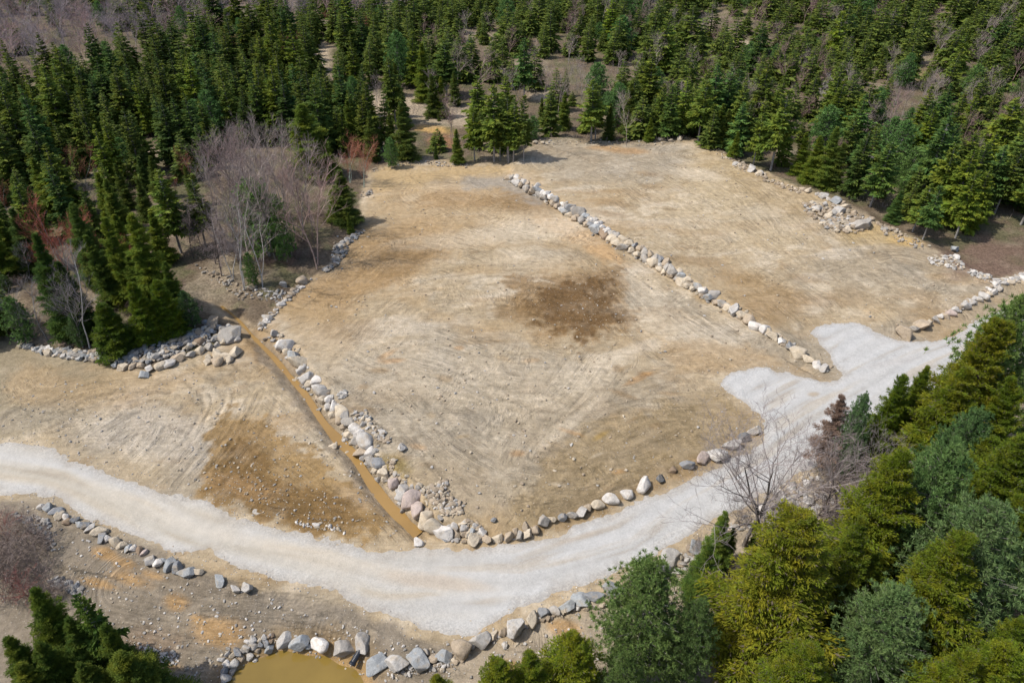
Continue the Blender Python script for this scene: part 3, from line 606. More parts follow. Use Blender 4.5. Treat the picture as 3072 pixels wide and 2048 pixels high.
LOWER = mk('L1', '270,373,48,P! 315,380,58,B! 358,402,70,S 402,432,52,C! 437,443,48,W 448,475,46,N 495,462,54,S 522,490,44,B 560,495,72,S 600,512,62,P! 648,533,80,C 675,570,78,S 712,590,56,W! 768,606,70,C 812,628,58,C 857,648,58,B! 895,652,45,W 930,662,52,N 966,680,44,K 1003,728,86,P! 1055,748,58,W 1088,738,40,B 1138,750,88,B 1185,785,74,S 1253,808,90,B 1330,806,64,C! 1467,860,76,B 1578,924,64,P! 1652,908,88,P!')
boulder_row(LOWER, 'in the line below the left road', 'from the left end', 'boulders below the left part of the road')
PONDB = mk('P6', '905,225,165,P! 1095,235,225,B 1190,297,70,B 1310,250,180,W 1560,285,225,G! 1780,250,205,G! 1920,462,225,B 2165,455,260,P!')
boulder_row(PONDB, 'at the water edge of the brown pond', 'from the left', 'big boulders round the pond', tall=.9, sz=.88)
PSM = mk('P6', '517,258,56,W 577,235,78,P 695,205,70,P 655,243,52,C 715,265,74,S 590,298,76,G 655,287,62,S 508,330,86,G 765,335,95,B 625,352,60,T 545,407,84,P 410,370,96,S 355,402,66,C 300,387,58,P 455,437,72,T 282,490,86,W 367,490,104,P 230,455,60,W 265,567,92,S 347,577,80,G 270,642,104,P! 607,462,55,W! 770,262,60,N 305,335,42,G 245,705,60,G 455,355,60,G')
boulder_row(PSM, 'heaped at the left rim of the pond', 'from the road side', 'stones heaped at the left rim of the pond')
SOUTH = mk('L3', '340,1395,130,B 395,1345,42,G 440,1385,58,T! 515,1365,82,B! 635,1300,140,T 760,1260,112,P! 850,1238,66,C! 912,1215,64,T! 995,1170,130,P! 1115,1125,105,C! 1182,1085,74,S 1260,1065,70,G 1350,1030,98,B 1437,998,96,B 1535,962,116,S 1500,985,38,T 1335,1072,42,C 1422,1050,45,W 1490,1038,50,C 1530,1015,52,C 1565,1005,46,C 1608,990,60,T 1590,1035,36,C 1650,905,120,B 890,1378,36,G 710,1312,40,P 515,1453,34,W 925,1298,44,P') \
  + mk('L4', '490,822,98,B 415,842,60,C 570,790,52,P 640,765,90,S 710,712,108,P! 860,640,80,B 995,930,64,W 1075,525,56,W 1010,560,60,P 1140,480,60,T 1215,450,66,B 1260,425,62,C 1330,385,66,W 1385,365,52,C 1450,295,62,W 1520,255,60,P 1560,400,56,C 1650,440,60,G 1620,215,60,W')
boulder_row(SOUTH, 'below the road bend', 'from the pond', 'boulders between the road and the front right trees')
ISLB = mk('B1', '820,1008,56,C! 885,1000,50,T 935,990,50,T 960,1053,62,B 995,1012,62,P! 1068,995,70,C 1125,970,66,P! 1178,945,66,T! 1232,920,52,C 1283,915,60,G! 1343,885,70,C 1400,862,66,G 1455,850,42,G 1502,832,56,C 1555,782,112,G! 1590,815,50,G 1435,698,76,T! 1380,705,50,S 1335,830,62,N 770,993,46,B')
boulder_row(ISLB, 'on the rubble bank of the wooded island', 'from the left', 'boulders rimming the wooded island')
CLUS = mk('B1', '1395,968,52,C! 1395,937,52,C 1450,907,66,C! 1462,962,74,T 1507,928,60,C! 1538,950,58,C 1582,903,72,C!')
boulder_row(CLUS, 'in the cluster right of the island', 'from the left', 'loose cluster right of the island rubble')
WL = mk('A3', '60,1192,44,T 88,1185,36,G 110,1190,38,W 135,1202,32,T 105,1226,52,P 160,1222,38,P 190,1228,34,T 143,1245,36,T 176,1265,52,G 218,1262,40,T 245,1256,38,P 215,1290,46,T 255,1276,44,B 262,1310,42,G 285,1295,36,W 313,1305,42,W 300,1330,38,G 342,1320,42,W 370,1338,40,P 350,1362,42,T 388,1355,42,P 422,1375,40,W 383,1385,42,T 446,1390,40,P 418,1410,44,P 482,1405,50,S 438,1422,44,B 475,1443,44,C 520,1425,66,G 512,1465,42,T 568,1450,42,B 547,1482,48,G 600,1468,36,W 587,1508,44,T 617,1480,36,W 623,1512,46,G 661,1510,38,W 650,1547,66,B! 690,1530,40,P 724,1550,38,P') \
 + mk('B3', '548,25,46,G! 500,12,44,T 578,20,34,T 610,20,38,P 585,50,40,T 640,25,34,P 622,62,46,S 665,52,38,W 690,75,38,W 655,94,50,B! 696,118,50,N 725,95,38,W 757,108,36,G 785,125,38,G 745,150,50,C 795,172,56,C! 828,155,42,C 865,175,46,C 833,207,52,G! 905,193,40,S 885,226,48,C 940,215,42,T 927,255,50,C 978,240,46,G 972,282,44,G 1010,255,38,T 1050,270,48,P 1022,307,64,C 1080,293,38,S 1078,325,40,P 1118,310,46,T 1070,350,40,C 1121,338,46,G 1107,367,44,C 1160,362,56,G 1148,390,40,T 1193,386,54,C 1226,400,44,B 1190,417,38,G 1258,418,40,C 1232,440,54,C 1285,440,44,T 1252,464,38,C 1315,460,44,B 1290,478,34,C 1340,474,40,G 1372,490,50,W 1365,514,46,T 1432,530,62,G 1400,547,44,B 1450,575,42,T 1487,588,52,G 1530,605,54,C 1573,636,70,P! 1622,663,58,C! 1673,696,70,T 1728,738,72,W 1775,757,62,W') \
 + mk('B4', '55,762,64,C! 107,796,64,C! 162,833,58,W! 222,865,70,S 282,903,92,C 342,947,72,C! 405,988,62,W 456,1011,62,P!')
wl_far = [w_ for w_ in WL if w_[0] == 'A3']; wl_mid = [w_ for w_ in WL if w_[0] == 'B3']; wl_near = [w_ for w_ in WL if w_[0] == 'B4']
boulder_row(wl_far, 'in the far third of the dividing wall', 'from the forest', 'boulders of the wall dividing the two lots', course=WALLC, sz=1.2, tall=1.1)
boulder_row(wl_mid, 'in the middle of the dividing wall', 'from the forest', 'boulders of the wall dividing the two lots', course=WALLC, sz=1.2, tall=1.1)
boulder_row(wl_near, 'at the gravel end of the dividing wall', 'from the left', 'boulders of the wall dividing the two lots', sz=1.0)
RW = mk('B4', '1003,774,96,T! 1050,747,56,G! 1105,722,76,T! 1155,710,54,C! 1200,688,50,G! 1236,663,42,W 1272,660,52,T 1299,640,58,K 1332,620,44,P 1362,604,48,T 1402,592,66,P 1442,567,50,P 1480,548,46,P 1522,530,56,P 1557,514,46,C 1592,498,50,P 1632,476,54,G 1600,448,38,W 1660,442,40,P 1700,436,40,C 1742,424,40,P 1785,408,44,W 1326,215,52,B 1340,262,50,W 1362,300,34,G')
boulder_row(RW, 'in the right wall of the upper lot', 'from the road', 'boulders of the right wall')
FAR = mk('A3', '1075,938,30,C 1205,935,36,C 1150,946,30,C 1580,1102,34,P 1612,1108,32,C 1638,1127,34,T 1690,1130,62,P! 1742,1164,46,C 235,960,30,C 288,960,28,C') \
 + mk('A4', '345,1280,38,C 305,1272,40,T 402,1302,32,P 440,1316,56,P! 478,1335,34,P 525,1348,58,B! 575,1362,40,T 600,1386,48,C! 550,1412,70,P! 400,1402,52,P 655,1422,38,T 705,1507,92,G! 370,1440,46,T 480,1455,44,C 605,1540,46,C 20,1162,40,P')
boulder_row(FAR, 'on the far bank of the upper lot', 'from the left', 'boulders on the far bank of the upper lot')
MISC = mk('L3', '338,608,68,W! 240,402,36,G 205,345,28,T 525,582,42,S 855,462,42,S')+mk('B2', '348,425,72,T 290,487,42,T 277,515,42,T 620,172,34,P 650,150,44,P 690,130,44,P 120,672,60,P! 8,475,52,T 562,1528,48,C 1018,1540,60,P! 228,452,42,S 240,548,34,T 215,578,44,P')
boulder_row(MISC, 'lying loose near the ditch or grove', 'from the road', 'scattered single boulders')

# ------------------------------------------------------------------ rubble and loose stones nobody could count
def rubble(name, items, label, mat='stone', sub=1):
    """items: x,y,z,r,colour arrays"""
    it = np.array(items, float); n = len(it); shapes = [rockshape(900+k, sub, 30, 9, .75, .55)[0] for k in range(8)]
    F0 = ICO[sub][1]; nv = len(shapes[0]); V = np.empty((n, nv, 3)); a = rng.uniform(0, 6.28, n); k = rng.integers(0, 8, n)
    S = np.stack(shapes)[k]; ca, sa = np.cos(a)[:, None], np.sin(a)[:, None]
    V[..., 0] = S[..., 0]*ca - S[..., 1]*sa; V[..., 1] = S[..., 0]*sa + S[..., 1]*ca; V[..., 2] = S[..., 2]
    V = V*it[:, 3][:, None, None] + it[:, None, :3]
    F = F0[None]+np.arange(n)[:, None, None]*nv
    me = mesh(name, V.reshape(-1, 3), [F.reshape(-1, 3)], False, [M[mat]]); setcol(me, 'col', np.repeat(it[:, 4:7], nv, 0))
    o = obj(name, me, kind='stuff', label=label, category='rubble'); return o
def pal(ts, n):
    c = np.array([TONE[t] for t in ts]); return c[rng.integers(0, len(ts), n)]*rng.uniform(.62, 1.0, (n, 1))
def pile(cr, pts, n, r0, r1, tones, mound=.5, power=2.2):
    p = pxl(cr, pts) if cr else pts; a = np.array(p); out = []
    while len(out) < n:
        u = rng.uniform(a[:, 0].min(), a[:, 0].max(), 400); v = rng.uniform(a[:, 1].min(), a[:, 1].max(), 400)
        d = sdist(u, v, p)
        for uu, vv, q in zip(u, v, d):
            if q > 0 and len(out) < n and rng.random() < .35+q/12:
                x, y = PZ(uu, vv, 0); z = float(hz(x, y)); x, y = PZ(uu, vv, z); z = float(hz(x, y))
                r = r0+(r1-r0)*rng.random()**power; out.append((x, y, z+r*.35+min(q/40, 1)*mound*rng.random(), r))
    o = np.array(out); return np.c_[o, pal(tones, n)]
ISR = [(105,800),(150,770),(165,850),(240,880),(330,890),(450,890),(540,905),(620,900),(700,912),(800,915),(900,890),(1010,878),(1100,835),(1250,770),(1400,738),(1560,740),(1620,780),(1600,810),(1500,815),(1400,855),(1290,900),(1180,935),(1060,975),(970,995),(860,990),(760,985),(660,975),(560,975),(470,955),(380,940),(260,915),(130,870)]
P1 = [pile('B1', ISR, 620, .16, .46, ['grey','blue-grey','slate','pale grey','tan','pale grey','cream'], .35),
      pile('B1', [(105,800),(150,770),(165,850),(240,880),(330,890),(450,890),(540,905),(560,975),(470,955),(380,940),(260,915),(130,870)], 150, .2, .42, ['grey','pale grey','blue-grey','cream','white'], .3),
      pile('L3', [(330,230),(420,260),(530,200),(560,320),(650,380),(645,440),(560,455),(490,420),(440,380),(380,300)], 330, .07, .27, ['cream','tan','pale grey','tan'], .2),
      pile('L3', [(560,480),(700,465),(790,500),(800,540),(740,560),(640,530)], 60, .1, .3, ['tan','pale grey','cream'], .2),
      pile('B2', [(585,1190),(640,1170),(660,1215),(600,1225)], 30, .1, .3, ['pale grey','white','grey'], .1),
      pile('B2', [(680,1310),(780,1300),(850,1380),(900,1440),(960,1500),(940,1540),(860,1500),(780,1420),(700,1360)], 130, .08, .3, ['pale grey','tan','cream'], .15),
      pile('L2', [(1240,40),(1300,70),(1330,160),(1400,200),(1360,200),(1290,150)], 40, .1, .26, ['tan','cream'], .1),
      pile('A4', [(280,1370),(400,1360),(520,1380),(640,1430),(790,1480),(740,1550),(660,1568),(560,1568),(440,1530),(360,1470)], 300, .15, .5, ['cream','tan','pale grey','tan'], .25),
      pile('B4', [(400,0),(660,20),(650,110),(540,110),(430,70)], 90, .2, .5, ['cream','tan','pale grey'], .3),
      pile('B2', [(470,370),(540,310),(560,200),(620,170),(700,110),(760,85),(780,100),(680,190),(650,260),(580,340),(480,385)], 170, .15, .42, ['grey','pale grey','slate','tan'], .2),
      pile('B2', [(30,740),(120,660),(190,590),(240,540),(330,470),(440,400),(470,380),(380,460),(250,580),(160,680),(90,770)], 130, .1, .36, ['pale grey','grey','white','tan'], .15),
      pile('B2', [(0,480),(130,470),(250,500),(200,580),(60,560)], 60, .1, .3, ['grey','white','pale grey'], .1),
      pile('A2', [(750,1290),(820,1270),(830,1310),(740,1330)], 20, .15, .4, ['grey','tan'], .1),
      pile('B4', [(1120,270),(1320,260),(1370,310),(1400,350),(1360,370),(1250,340),(1140,320)], 100, .1, .36, ['white','pale grey','cream'], .1),
      pile('B4', [(1400,350),(1480,380),(1620,420),(1800,380),(1800,430),(1660,470),(1560,450),(1420,400)], 150, .1, .4, ['white','pale grey','cream'], .15),
      pile('B4', [(1260,640),(1420,560),(1560,470),(1620,440),(1640,470),(1500,560),(1340,650)], 80, .1, .36, ['white','pale grey','tan'], .15),
      pile('A4', [(0,1160),(80,1200),(230,1260),(330,1280),(300,1310),(150,1260),(0,1200)], 90, .12, .34, ['cream','tan'], .1),
      pile('A4', [(780,1500),(880,1540),(960,1568),(860,1568)], 30, .15, .5, ['grey','tan'], .1),
      pile('B4', [(860,70),(1000,120),(1100,170),(1180,200),(1150,240),(960,180),(840,120)], 70, .1, .34, ['tan','cream','grey'], .1),
      pile('A3', [(1370,970),(1470,1010),(1560,1080),(1680,1130),(1780,1180),(1780,1210),(1650,1160),(1520,1090),(1400,1000)], 110, .12, .36, ['cream','tan'], .15),
      pile('A3', [(180,955),(300,950),(440,950),(700,965),(1000,960),(1200,945),(1200,965),(900,985),(500,975),(200,975)], 120, .08, .26, ['cream','tan','grey'], .1),
      pile('A2', [(800,1140),(1000,1095),(1180,1070),(1330,1090),(1500,1105),(1480,1130),(1300,1130),(1170,1100),(1000,1120),(850,1160)], 120, .08, .28, ['cream','tan','pale grey'], .1),
      pile('L3', [(700,1290),(960,1230),(1200,1110),(1500,1010),(1640,980),(1640,1060),(1400,1090),(1150,1170),(960,1250),(800,1320)], 170, .06, .26, ['cream','tan','grey','white'], .08),
      pile('L3', [(120,1470),(480,1420),(640,1380),(740,1340),(700,1420),(480,1500),(160,1540)], 90, .05, .2, ['cream','tan','grey','white'], .08),
      pile('L4', [(400,830),(560,760),(760,700),(1020,540),(1250,440),(1480,300),(1700,200),(1792,300),(1500,460),(1200,560),(1000,700),(700,860)], 300, .08, .38, ['cream','tan','grey','white','pale grey'], .1),
      pile('L5', [(100,300),(300,180),(560,100),(760,240),(700,420),(400,470),(100,500)], 220, .08, .36, ['cream','tan','grey','white'], .1),
      pile('L1', [(920,1290),(1060,1340),(1220,1350),(1180,1460),(1060,1440),(980,1380)], 90, .04, .16, ['white','pale grey'], .05),
      pile('B1', [(1280,300),(1460,360),(1600,420),(1760,480),(1792,560),(1600,560),(1440,440),(1340,380)], 110, .08, .3, ['pale grey','tan','grey'], .1),
      pile('L1', [(60,420),(330,470),(380,560),(380,700),(300,640),(120,480)], 120, .06, .22, ['grey','slate','pale grey'], .1),
      pile('L1', [(300,850),(440,870),(600,960),(500,980),(360,930)], 120, .06, .24, ['grey','slate','pale grey'], .1),
      pile('L2', [(640,480),(820,490),(960,540),(980,570),(780,540),(660,520)], 50, .06, .2, ['cream','white'], .05),
      pile('L2', [(0,80),(560,0),(960,380),(1200,520),(900,560),(400,440),(60,300)], 260, .025, .11, ['cream','tan'], .02),
      pile('P6', [(745,235),(830,240),(820,280),(760,275)], 30, .05, .16, ['brown','grey'], .05)]
ROADN_G, ROADS_G = gnd(ROADN), gnd(ROADS)
def along(line, n, w, r0, r1, tones, z0=0., z1=.5, side=0.):
    l = np.array(line); seg = np.hypot(*np.diff(l, axis=0).T); cs = np.r_[0, np.cumsum(seg)]; t = rng.uniform(0, cs[-1], n)
    x = np.interp(t, cs, l[:, 0]); y = np.interp(t, cs, l[:, 1]); k = np.clip(np.searchsorted(cs, t)-1, 0, len(seg)-1); d = np.diff(l, axis=0)[k]/seg[k][:, None]
    o_ = side+rng.normal(0, w, n); x = x-d[:, 1]*o_; y = y+d[:, 0]*o_; r = rng.uniform(r0, r1, n); return np.c_[x, y, hz(x, y)+r*.3+rng.uniform(z0, z1, n)*0, r, pal(tones, n)]
P1 += [along(WALLC, 420, .35, .12, .34, ['cream','tan','pale grey','grey']), along(WALLL, 260, .4, .1, .32, ['cream','tan','pale grey','grey']),
       along(ROADN_G, 900, .35, .015, .06, ['white','pale grey','cream']), along(ROADS_G, 900, .35, .015, .07, ['white','pale grey','cream'])]
rubble('rubble_stones', np.concatenate(P1), 'broken stones and cobbles heaped along the walls, banks and tree island')
def scatter(n, poly, r0, r1, tones):
    a = np.array(poly); out = []
    u = rng.uniform(a[:, 0].min(), a[:, 0].max(), n*3); v = rng.uniform(a[:, 1].min(), a[:, 1].max(), n*3); k = inside(u, v, poly); u, v = u[k][:n], v[k][:n]
    x, y = PZ(u, v, 0.); z = hz(x, y)
    for _ in range(2): x, y = PZ(u, v, z); z = hz(x, y)
    ok = sdist(x, y, ROAD) < -.1; x, y, z = x[ok], y[ok], z[ok]; r = r0+(r1-r0)*rng.random(len(x))**4
    return np.c_[x, y, z+r*.3, r, pal(tones, len(x))]
rubble('pebbles', np.concatenate([scatter(2800, CLR[:-1] if 0 else pxl('D', [(640,700),(860,400),(1180,340),(1500,325),(1700,400),(2000,560),(2250,650),(2080,760),(1880,740),(1900,850),(1650,880),(1750,960),(1200,1200),(1000,1200)]), .03, .17, ['cream','pale grey','tan','tan']),
    scatter(1500, pxl('D', [(0,860),(300,880),(600,780),(950,1200),(900,1240),(600,1200),(0,1010)]), .025, .13, ['cream','pale grey','grey']),
    scatter(2600, pxl('D', [(40,1150),(400,1300),(850,1450),(1100,1480),(1400,1370),(1700,1200),(1500,1500),(1100,1568),(400,1568),(200,1400)]), .02, .12, ['cream','pale grey','grey','white']),
    scatter(500, pxl('D', [(1180,690),(1300,620),(1420,640),(1460,760),(1350,800)]), .02, .09, ['cream','tan'])]), 'small pale pebbles strewn over the bare soil')

# black drain pipe at the pond
def tube(p0, p1, r0, r1, n=20, ribs=0):
    p0, p1 = np.array(p0), np.array(p1); ax = (p1-p0)/np.linalg.norm(p1-p0); q = np.cross(ax, [0, 0, 1]); q /= np.linalg.norm(q); w_ = np.cross(ax, q)
    m = max(2, ribs*4+1); t = np.linspace(0, 1, m); a = np.linspace(0, 2*math.pi, n, endpoint=False)
    rr = (r0+(r1-r0)*t) * (1+.035*np.sin(t*ribs*2*math.pi) if ribs else 1)
    V = (p0+(p1-p0)*t[:, None])[:, None, :] + rr[:, None, None]*(np.cos(a)[None, :, None]*q + np.sin(a)[None, :, None]*w_)
    i = np.arange(m*n).reshape(m, n); j = np.roll(i, -1, 1)
    return V.reshape(-1, 3), np.stack([i[:-1].ravel(), j[:-1].ravel(), j[1:].ravel(), i[1:].ravel()], 1)
root = obj('drain_pipe', None, label='black plastic drain pipe poking out under the big grey boulder into the pond', category='drain pipe')
gx, gy = PZ(*px('P6', 1672, 528), -.42); hx, hy = PZ(*px('P6', 1762, 372), -.15); ex = np.array([gx, gy, -.42]); bx = np.array([hx, hy, -.15]); bx = bx+(bx-ex)*.5
Vo, Fo = tube(bx, ex, .21, .21, 28, 16); Vi, Fi = tube(bx, ex+(ex-bx)*.001, .18, .18, 28)
no = len(Vo); rim = np.arange(28); e0 = no-28; i0 = no+len(Vi)-28
obj('pipe_wall', mesh('pipe_wall', np.concatenate([Vo, Vi]), [Fo, Fi[:, ::-1]+no, np.stack([e0+rim, e0+np.roll(rim, -1), i0+np.roll(rim, -1), i0+rim], 1)], True, [M['pipe']]), root)
dr_ = (ex-bx)/np.linalg.norm(ex-bx); Vc, Fc = tube(ex-dr_*.16, ex-dr_*.015, .235, .235, 28)
obj('pipe_collar', mesh('pipe_collar', Vc, [Fc, np.arange(28)[None, ::-1]], True, [M['pipe']]), root)
# ==== PART3 ==== trees
CONE, TALL = 0, 0
def frames(Dv):
    s_ = np.cross(Dv, np.array([0, 0, 1.])); s_ /= np.linalg.norm(s_, axis=1)[:, None]+1e-9; return s_, np.cross(s_, Dv)
def blades(P, Dv, L, W, roll, r, droop=0.):
    """diamond sprays: base, side, tip, side"""
    Dv = Dv/(np.linalg.norm(Dv, axis=1)[:, None]+1e-9); s_, n_ = frames(Dv); cr_, sr_ = np.cos(roll)[:, None], np.sin(roll)[:, None]
    sd = s_*cr_+n_*sr_; up = n_*cr_-s_*sr_; L = L[:, None]; W = W[:, None]
    tip = P+Dv*L; tip[:, 2] -= droop*L[:, 0]
    mid = P+Dv*L*.5+up*L*.06
    V = np.stack([P, mid+sd*W*.5, tip, mid-sd*W*.5], 1).reshape(-1, 3); i = np.arange(len(P))*4
    return V, np.stack([i, i+1, i+2, i+3], 1)
def sticks(A, B, ra, rb):
    """thin three-sided rods"""
    Dv = B-A; Dv = Dv/(np.linalg.norm(Dv, axis=1)[:, None]+1e-9); s_, n_ = frames(Dv); out = []
    for P, r_ in ((A, ra), (B, rb)):
        for k in range(3):
            a = 2*math.pi*k/3; out.append(P+(s_*math.cos(a)+n_*math.sin(a))*np.asarray(r_).reshape(-1, 1))
    V = np.stack(out, 1).reshape(-1, 3); i = np.arange(len(A))*6
    F = np.concatenate([np.stack([i+k, i+(k+1) % 3, i+3+(k+1) % 3, i+3+k], 1) for k in range(3)]); return V, F
def cat(parts):
    V = np.concatenate([p[0] for p in parts]); o = np.cumsum([0]+[len(p[0]) for p in parts[:-1]]); return V, np.concatenate([p[1]+q for p, q in zip(parts, o)])
def trunk(H, r0, r, bend=.15, n=9, top=.97):
    t = np.linspace(-.03, top, n); ph = r.uniform(0, 6.28); b = bend*np.sin(t*3+ph)
    ctr = np.c_[b*math.cos(ph), b*math.sin(ph)*.7, t*H]; ctr[:, :2] -= ctr[0, :2]; a = np.linspace(0, 2*math.pi, 7, endpoint=False)
    rr = r0*(1-t*.93)**.9; V = ctr[:, None]+rr[:, None, None]*np.stack([np.cos(a), np.sin(a), a*0], 1)[None]
    i = np.arange(n*7).reshape(n, 7); j = np.roll(i, -1, 1)
    return (V.reshape(-1, 3), np.stack([i[:-1].ravel(), j[:-1].ravel(), j[1:].ravel(), i[1:].ravel()], 1)), (lambda z: np.c_[np.interp(z/H, t, ctr[:, 0]), np.interp(z/H, t, ctr[:, 1]), z])
def spruce(seed, H=10., Rr=1.8, base=.08, dens=1., lod=1, profile=.8, droop=.12, gap=.0, irr=.25, bl=1.):
    r = np.random.default_rng(seed); (TV, TF), ctr = trunk(H, .012*H+.03, r)
    nw = int(H/(.30 if lod > 1 else .36)*dens); zs = np.linspace(base*H, H*.985, nw)+r.uniform(-.08, .08, nw); P = []; Dd = []; Ls = []
    lobes = r.uniform(0, 6.28, 3)
    for z in zs:
        t = (z/H-base)/(1-base); t = min(max(t, 0), 1)
        Lm = Rr*((1-t)**profile)*(.72+.28*sstep(0, .12, t))+.12
        nb = max(4, int((5+5*(1-t))*(1.25 if lod > 1 else 1)))
        az = r.uniform(0, 6.28)+np.arange(nb)*2*math.pi/nb+r.uniform(-.3, .3, nb)
        L = Lm*r.uniform(1-irr*1.3, 1+irr*.7, nb)*(1+.14*np.sin(az*2+lobes[0]+z*.9)+.12*np.sin(az*3+lobes[1]-z*1.7))
        if gap > 0: L[r.random(nb) < gap] *= .35
        el = np.radians(-12+48*t**1.5)+r.uniform(-.14, .14, nb)
        pz_ = np.repeat(ctr(np.array([z])), nb, 0); pz_[:, 2] += r.uniform(-.24, .24, nb)*(1-t); P.append(pz_); Dd.append(np.c_[np.cos(az)*np.cos(el), np.sin(az)*np.cos(el), np.sin(el)]); Ls.append(L)
    P = np.concatenate(P); Dd = np.concatenate(Dd); L = np.concatenate(Ls); nB = len(P)
    def pt(s): return P+Dd*(L*s)[:, None]+np.c_[np.zeros(nB), np.zeros(nB), L*(-droop*s+.22*droop*8*s**3*.5)]
    parts = []; tw = [sticks(P, pt(.55), .025+.004*L, np.full(nB, .012))]
    ks = [.12,.26,.38,.5,.6,.7,.79,.87,.94] if lod > 1 else ([.2,.38,.54,.68,.8,.9] if lod == 1 else [.3,.6,.85])
    h = Dd.copy(); h[:, 2] = 0; h /= np.linalg.norm(h, axis=1)[:, None]; sd = np.c_[-h[:, 1], h[:, 0], np.zeros(nB)]
    for s_ in ks:
        q = pt(s_)
        for sg in (-1, 1):
            th = r.uniform(.6, 1.15, nB); d = Dd*np.cos(th)[:, None]+sd*(sg*np.sin(th))[:, None]; d[:, 2] += r.uniform(-.28, .12, nB)
            l = L*(.46*(1-s_)+.16)*r.uniform(.75, 1.25, nB)*bl+.10
            if lod > 1:
                for f_ in (.0, .14, .28, .42, .56, .7, .84):
                    for s2 in (-1, 1):
                        d2 = d+sd*(s2*.35)*r.uniform(.3, 1.3, (nB, 1))+h*(s2*.45)*r.uniform(.2, 1.1, (nB, 1)); d2[:, 2] += r.uniform(-.35, .45, nB)
                        parts.append(blades(q+d*(l*f_)[:, None]+r.normal(0, .06, q.shape), d2, l*(.24-.1*f_)+.09, l*.05+.03, r.uniform(-.9, .9, nB), r, .05))
            else:
                parts.append(blades(q, d, l, l*.42+.03, r.uniform(-.8, .8, nB), r, .12))
                if lod == 1:
                    d2 = d+h*.6; d2[:, 2] += r.uniform(.0, .35, nB); parts.append(blades(q, d2, l*.8, l*.3+.02, r.uniform(-1.2, 1.2, nB), r, .05))
    if lod > 1:
        for s_ in (.72, .8, .88, .95, 1.):
            for k in range(3): parts.append(blades(pt(s_)+r.normal(0, .05, P.shape), Dd+r.normal(0, .45, P.shape), L*.06+.14, L*.02+.05, r.uniform(-.9, .9, nB), r, 0))
    else: parts.append(blades(pt(.78), Dd, L*.3+.12, L*.1+.06, r.uniform(-.5, .5, nB), r, 0))
    tp = ctr(np.full(6, H*.93)); parts.append(blades(tp, np.c_[r.normal(0, .25, (6, 2)), np.ones(6)], np.full(6, H*.03+.3), np.full(6, .09), r.uniform(0, 3, 6), r))
    return (TV, TF), cat(tw), cat(parts)
def pine(seed, H=9., Rr=3., base=.1, lod=1, dens=1., squat=1.):
    r = np.random.default_rng(seed); (TV, TF), ctr = trunk(H, .014*H+.04, r, .3)
    tips = []; tw = []
    nw = int(H/.5*dens); 
    for z in np.linspace(base*H, H*.97, nw):
        t = (z/H-base)/(1-base); Lm = Rr*(1-t**1.8)**.8*(.65+.35*sstep(0, .3, t))+.2; nb = 6
        for az in r.uniform(0, 6.28)+np.arange(nb)*2*math.pi/nb+r.uniform(-.35, .35, nb):
            L = Lm*r.uniform(.6, 1.12); el = r.uniform(.05, .4)+t*.5; d = np.array([math.cos(az)*math.cos(el), math.sin(az)*math.cos(el), math.sin(el)]); p0 = ctr(np.array([z]))[0]
            p1 = p0+d*L; tw.append((p0, p1)); m = max(3, int(L*4.2)); s_ = r.random(m)**.6*.8+.22
            q = p0+d*L*s_[:, None]; off = r.normal(0, 1, (m, 3))*(np.array([1, 1, .5]))*(.16*L+.1)*np.sqrt(s_)[:, None]; q2 = q+off+[0, 0, .12]
            tips.append(np.c_[q2, np.repeat(d[None], m, 0)])
    T = np.concatenate(tips); n = len(T); nd = 22 if lod > 1 else 9; sz = .34 if lod > 1 else .42
    Pp = np.repeat(T[:, :3], nd, 0); D0 = np.repeat(T[:, 3:], nd, 0); dd = r.normal(0, 1, Pp.shape)*.85+D0*.5+[0, 0, .55]
    N_ = len(Pp); parts = [blades(Pp, dd, sz*r.uniform(.6, 1.2, N_), np.full(N_, .055 if lod > 1 else .13), r.uniform(0, 3, N_), r)]
    A = np.array([q[0] for q in tw]); B = np.array([q[1] for q in tw]); return (TV, TF), sticks(A, B, np.full(len(A), .045), np.full(len(A), .012)), cat(parts)
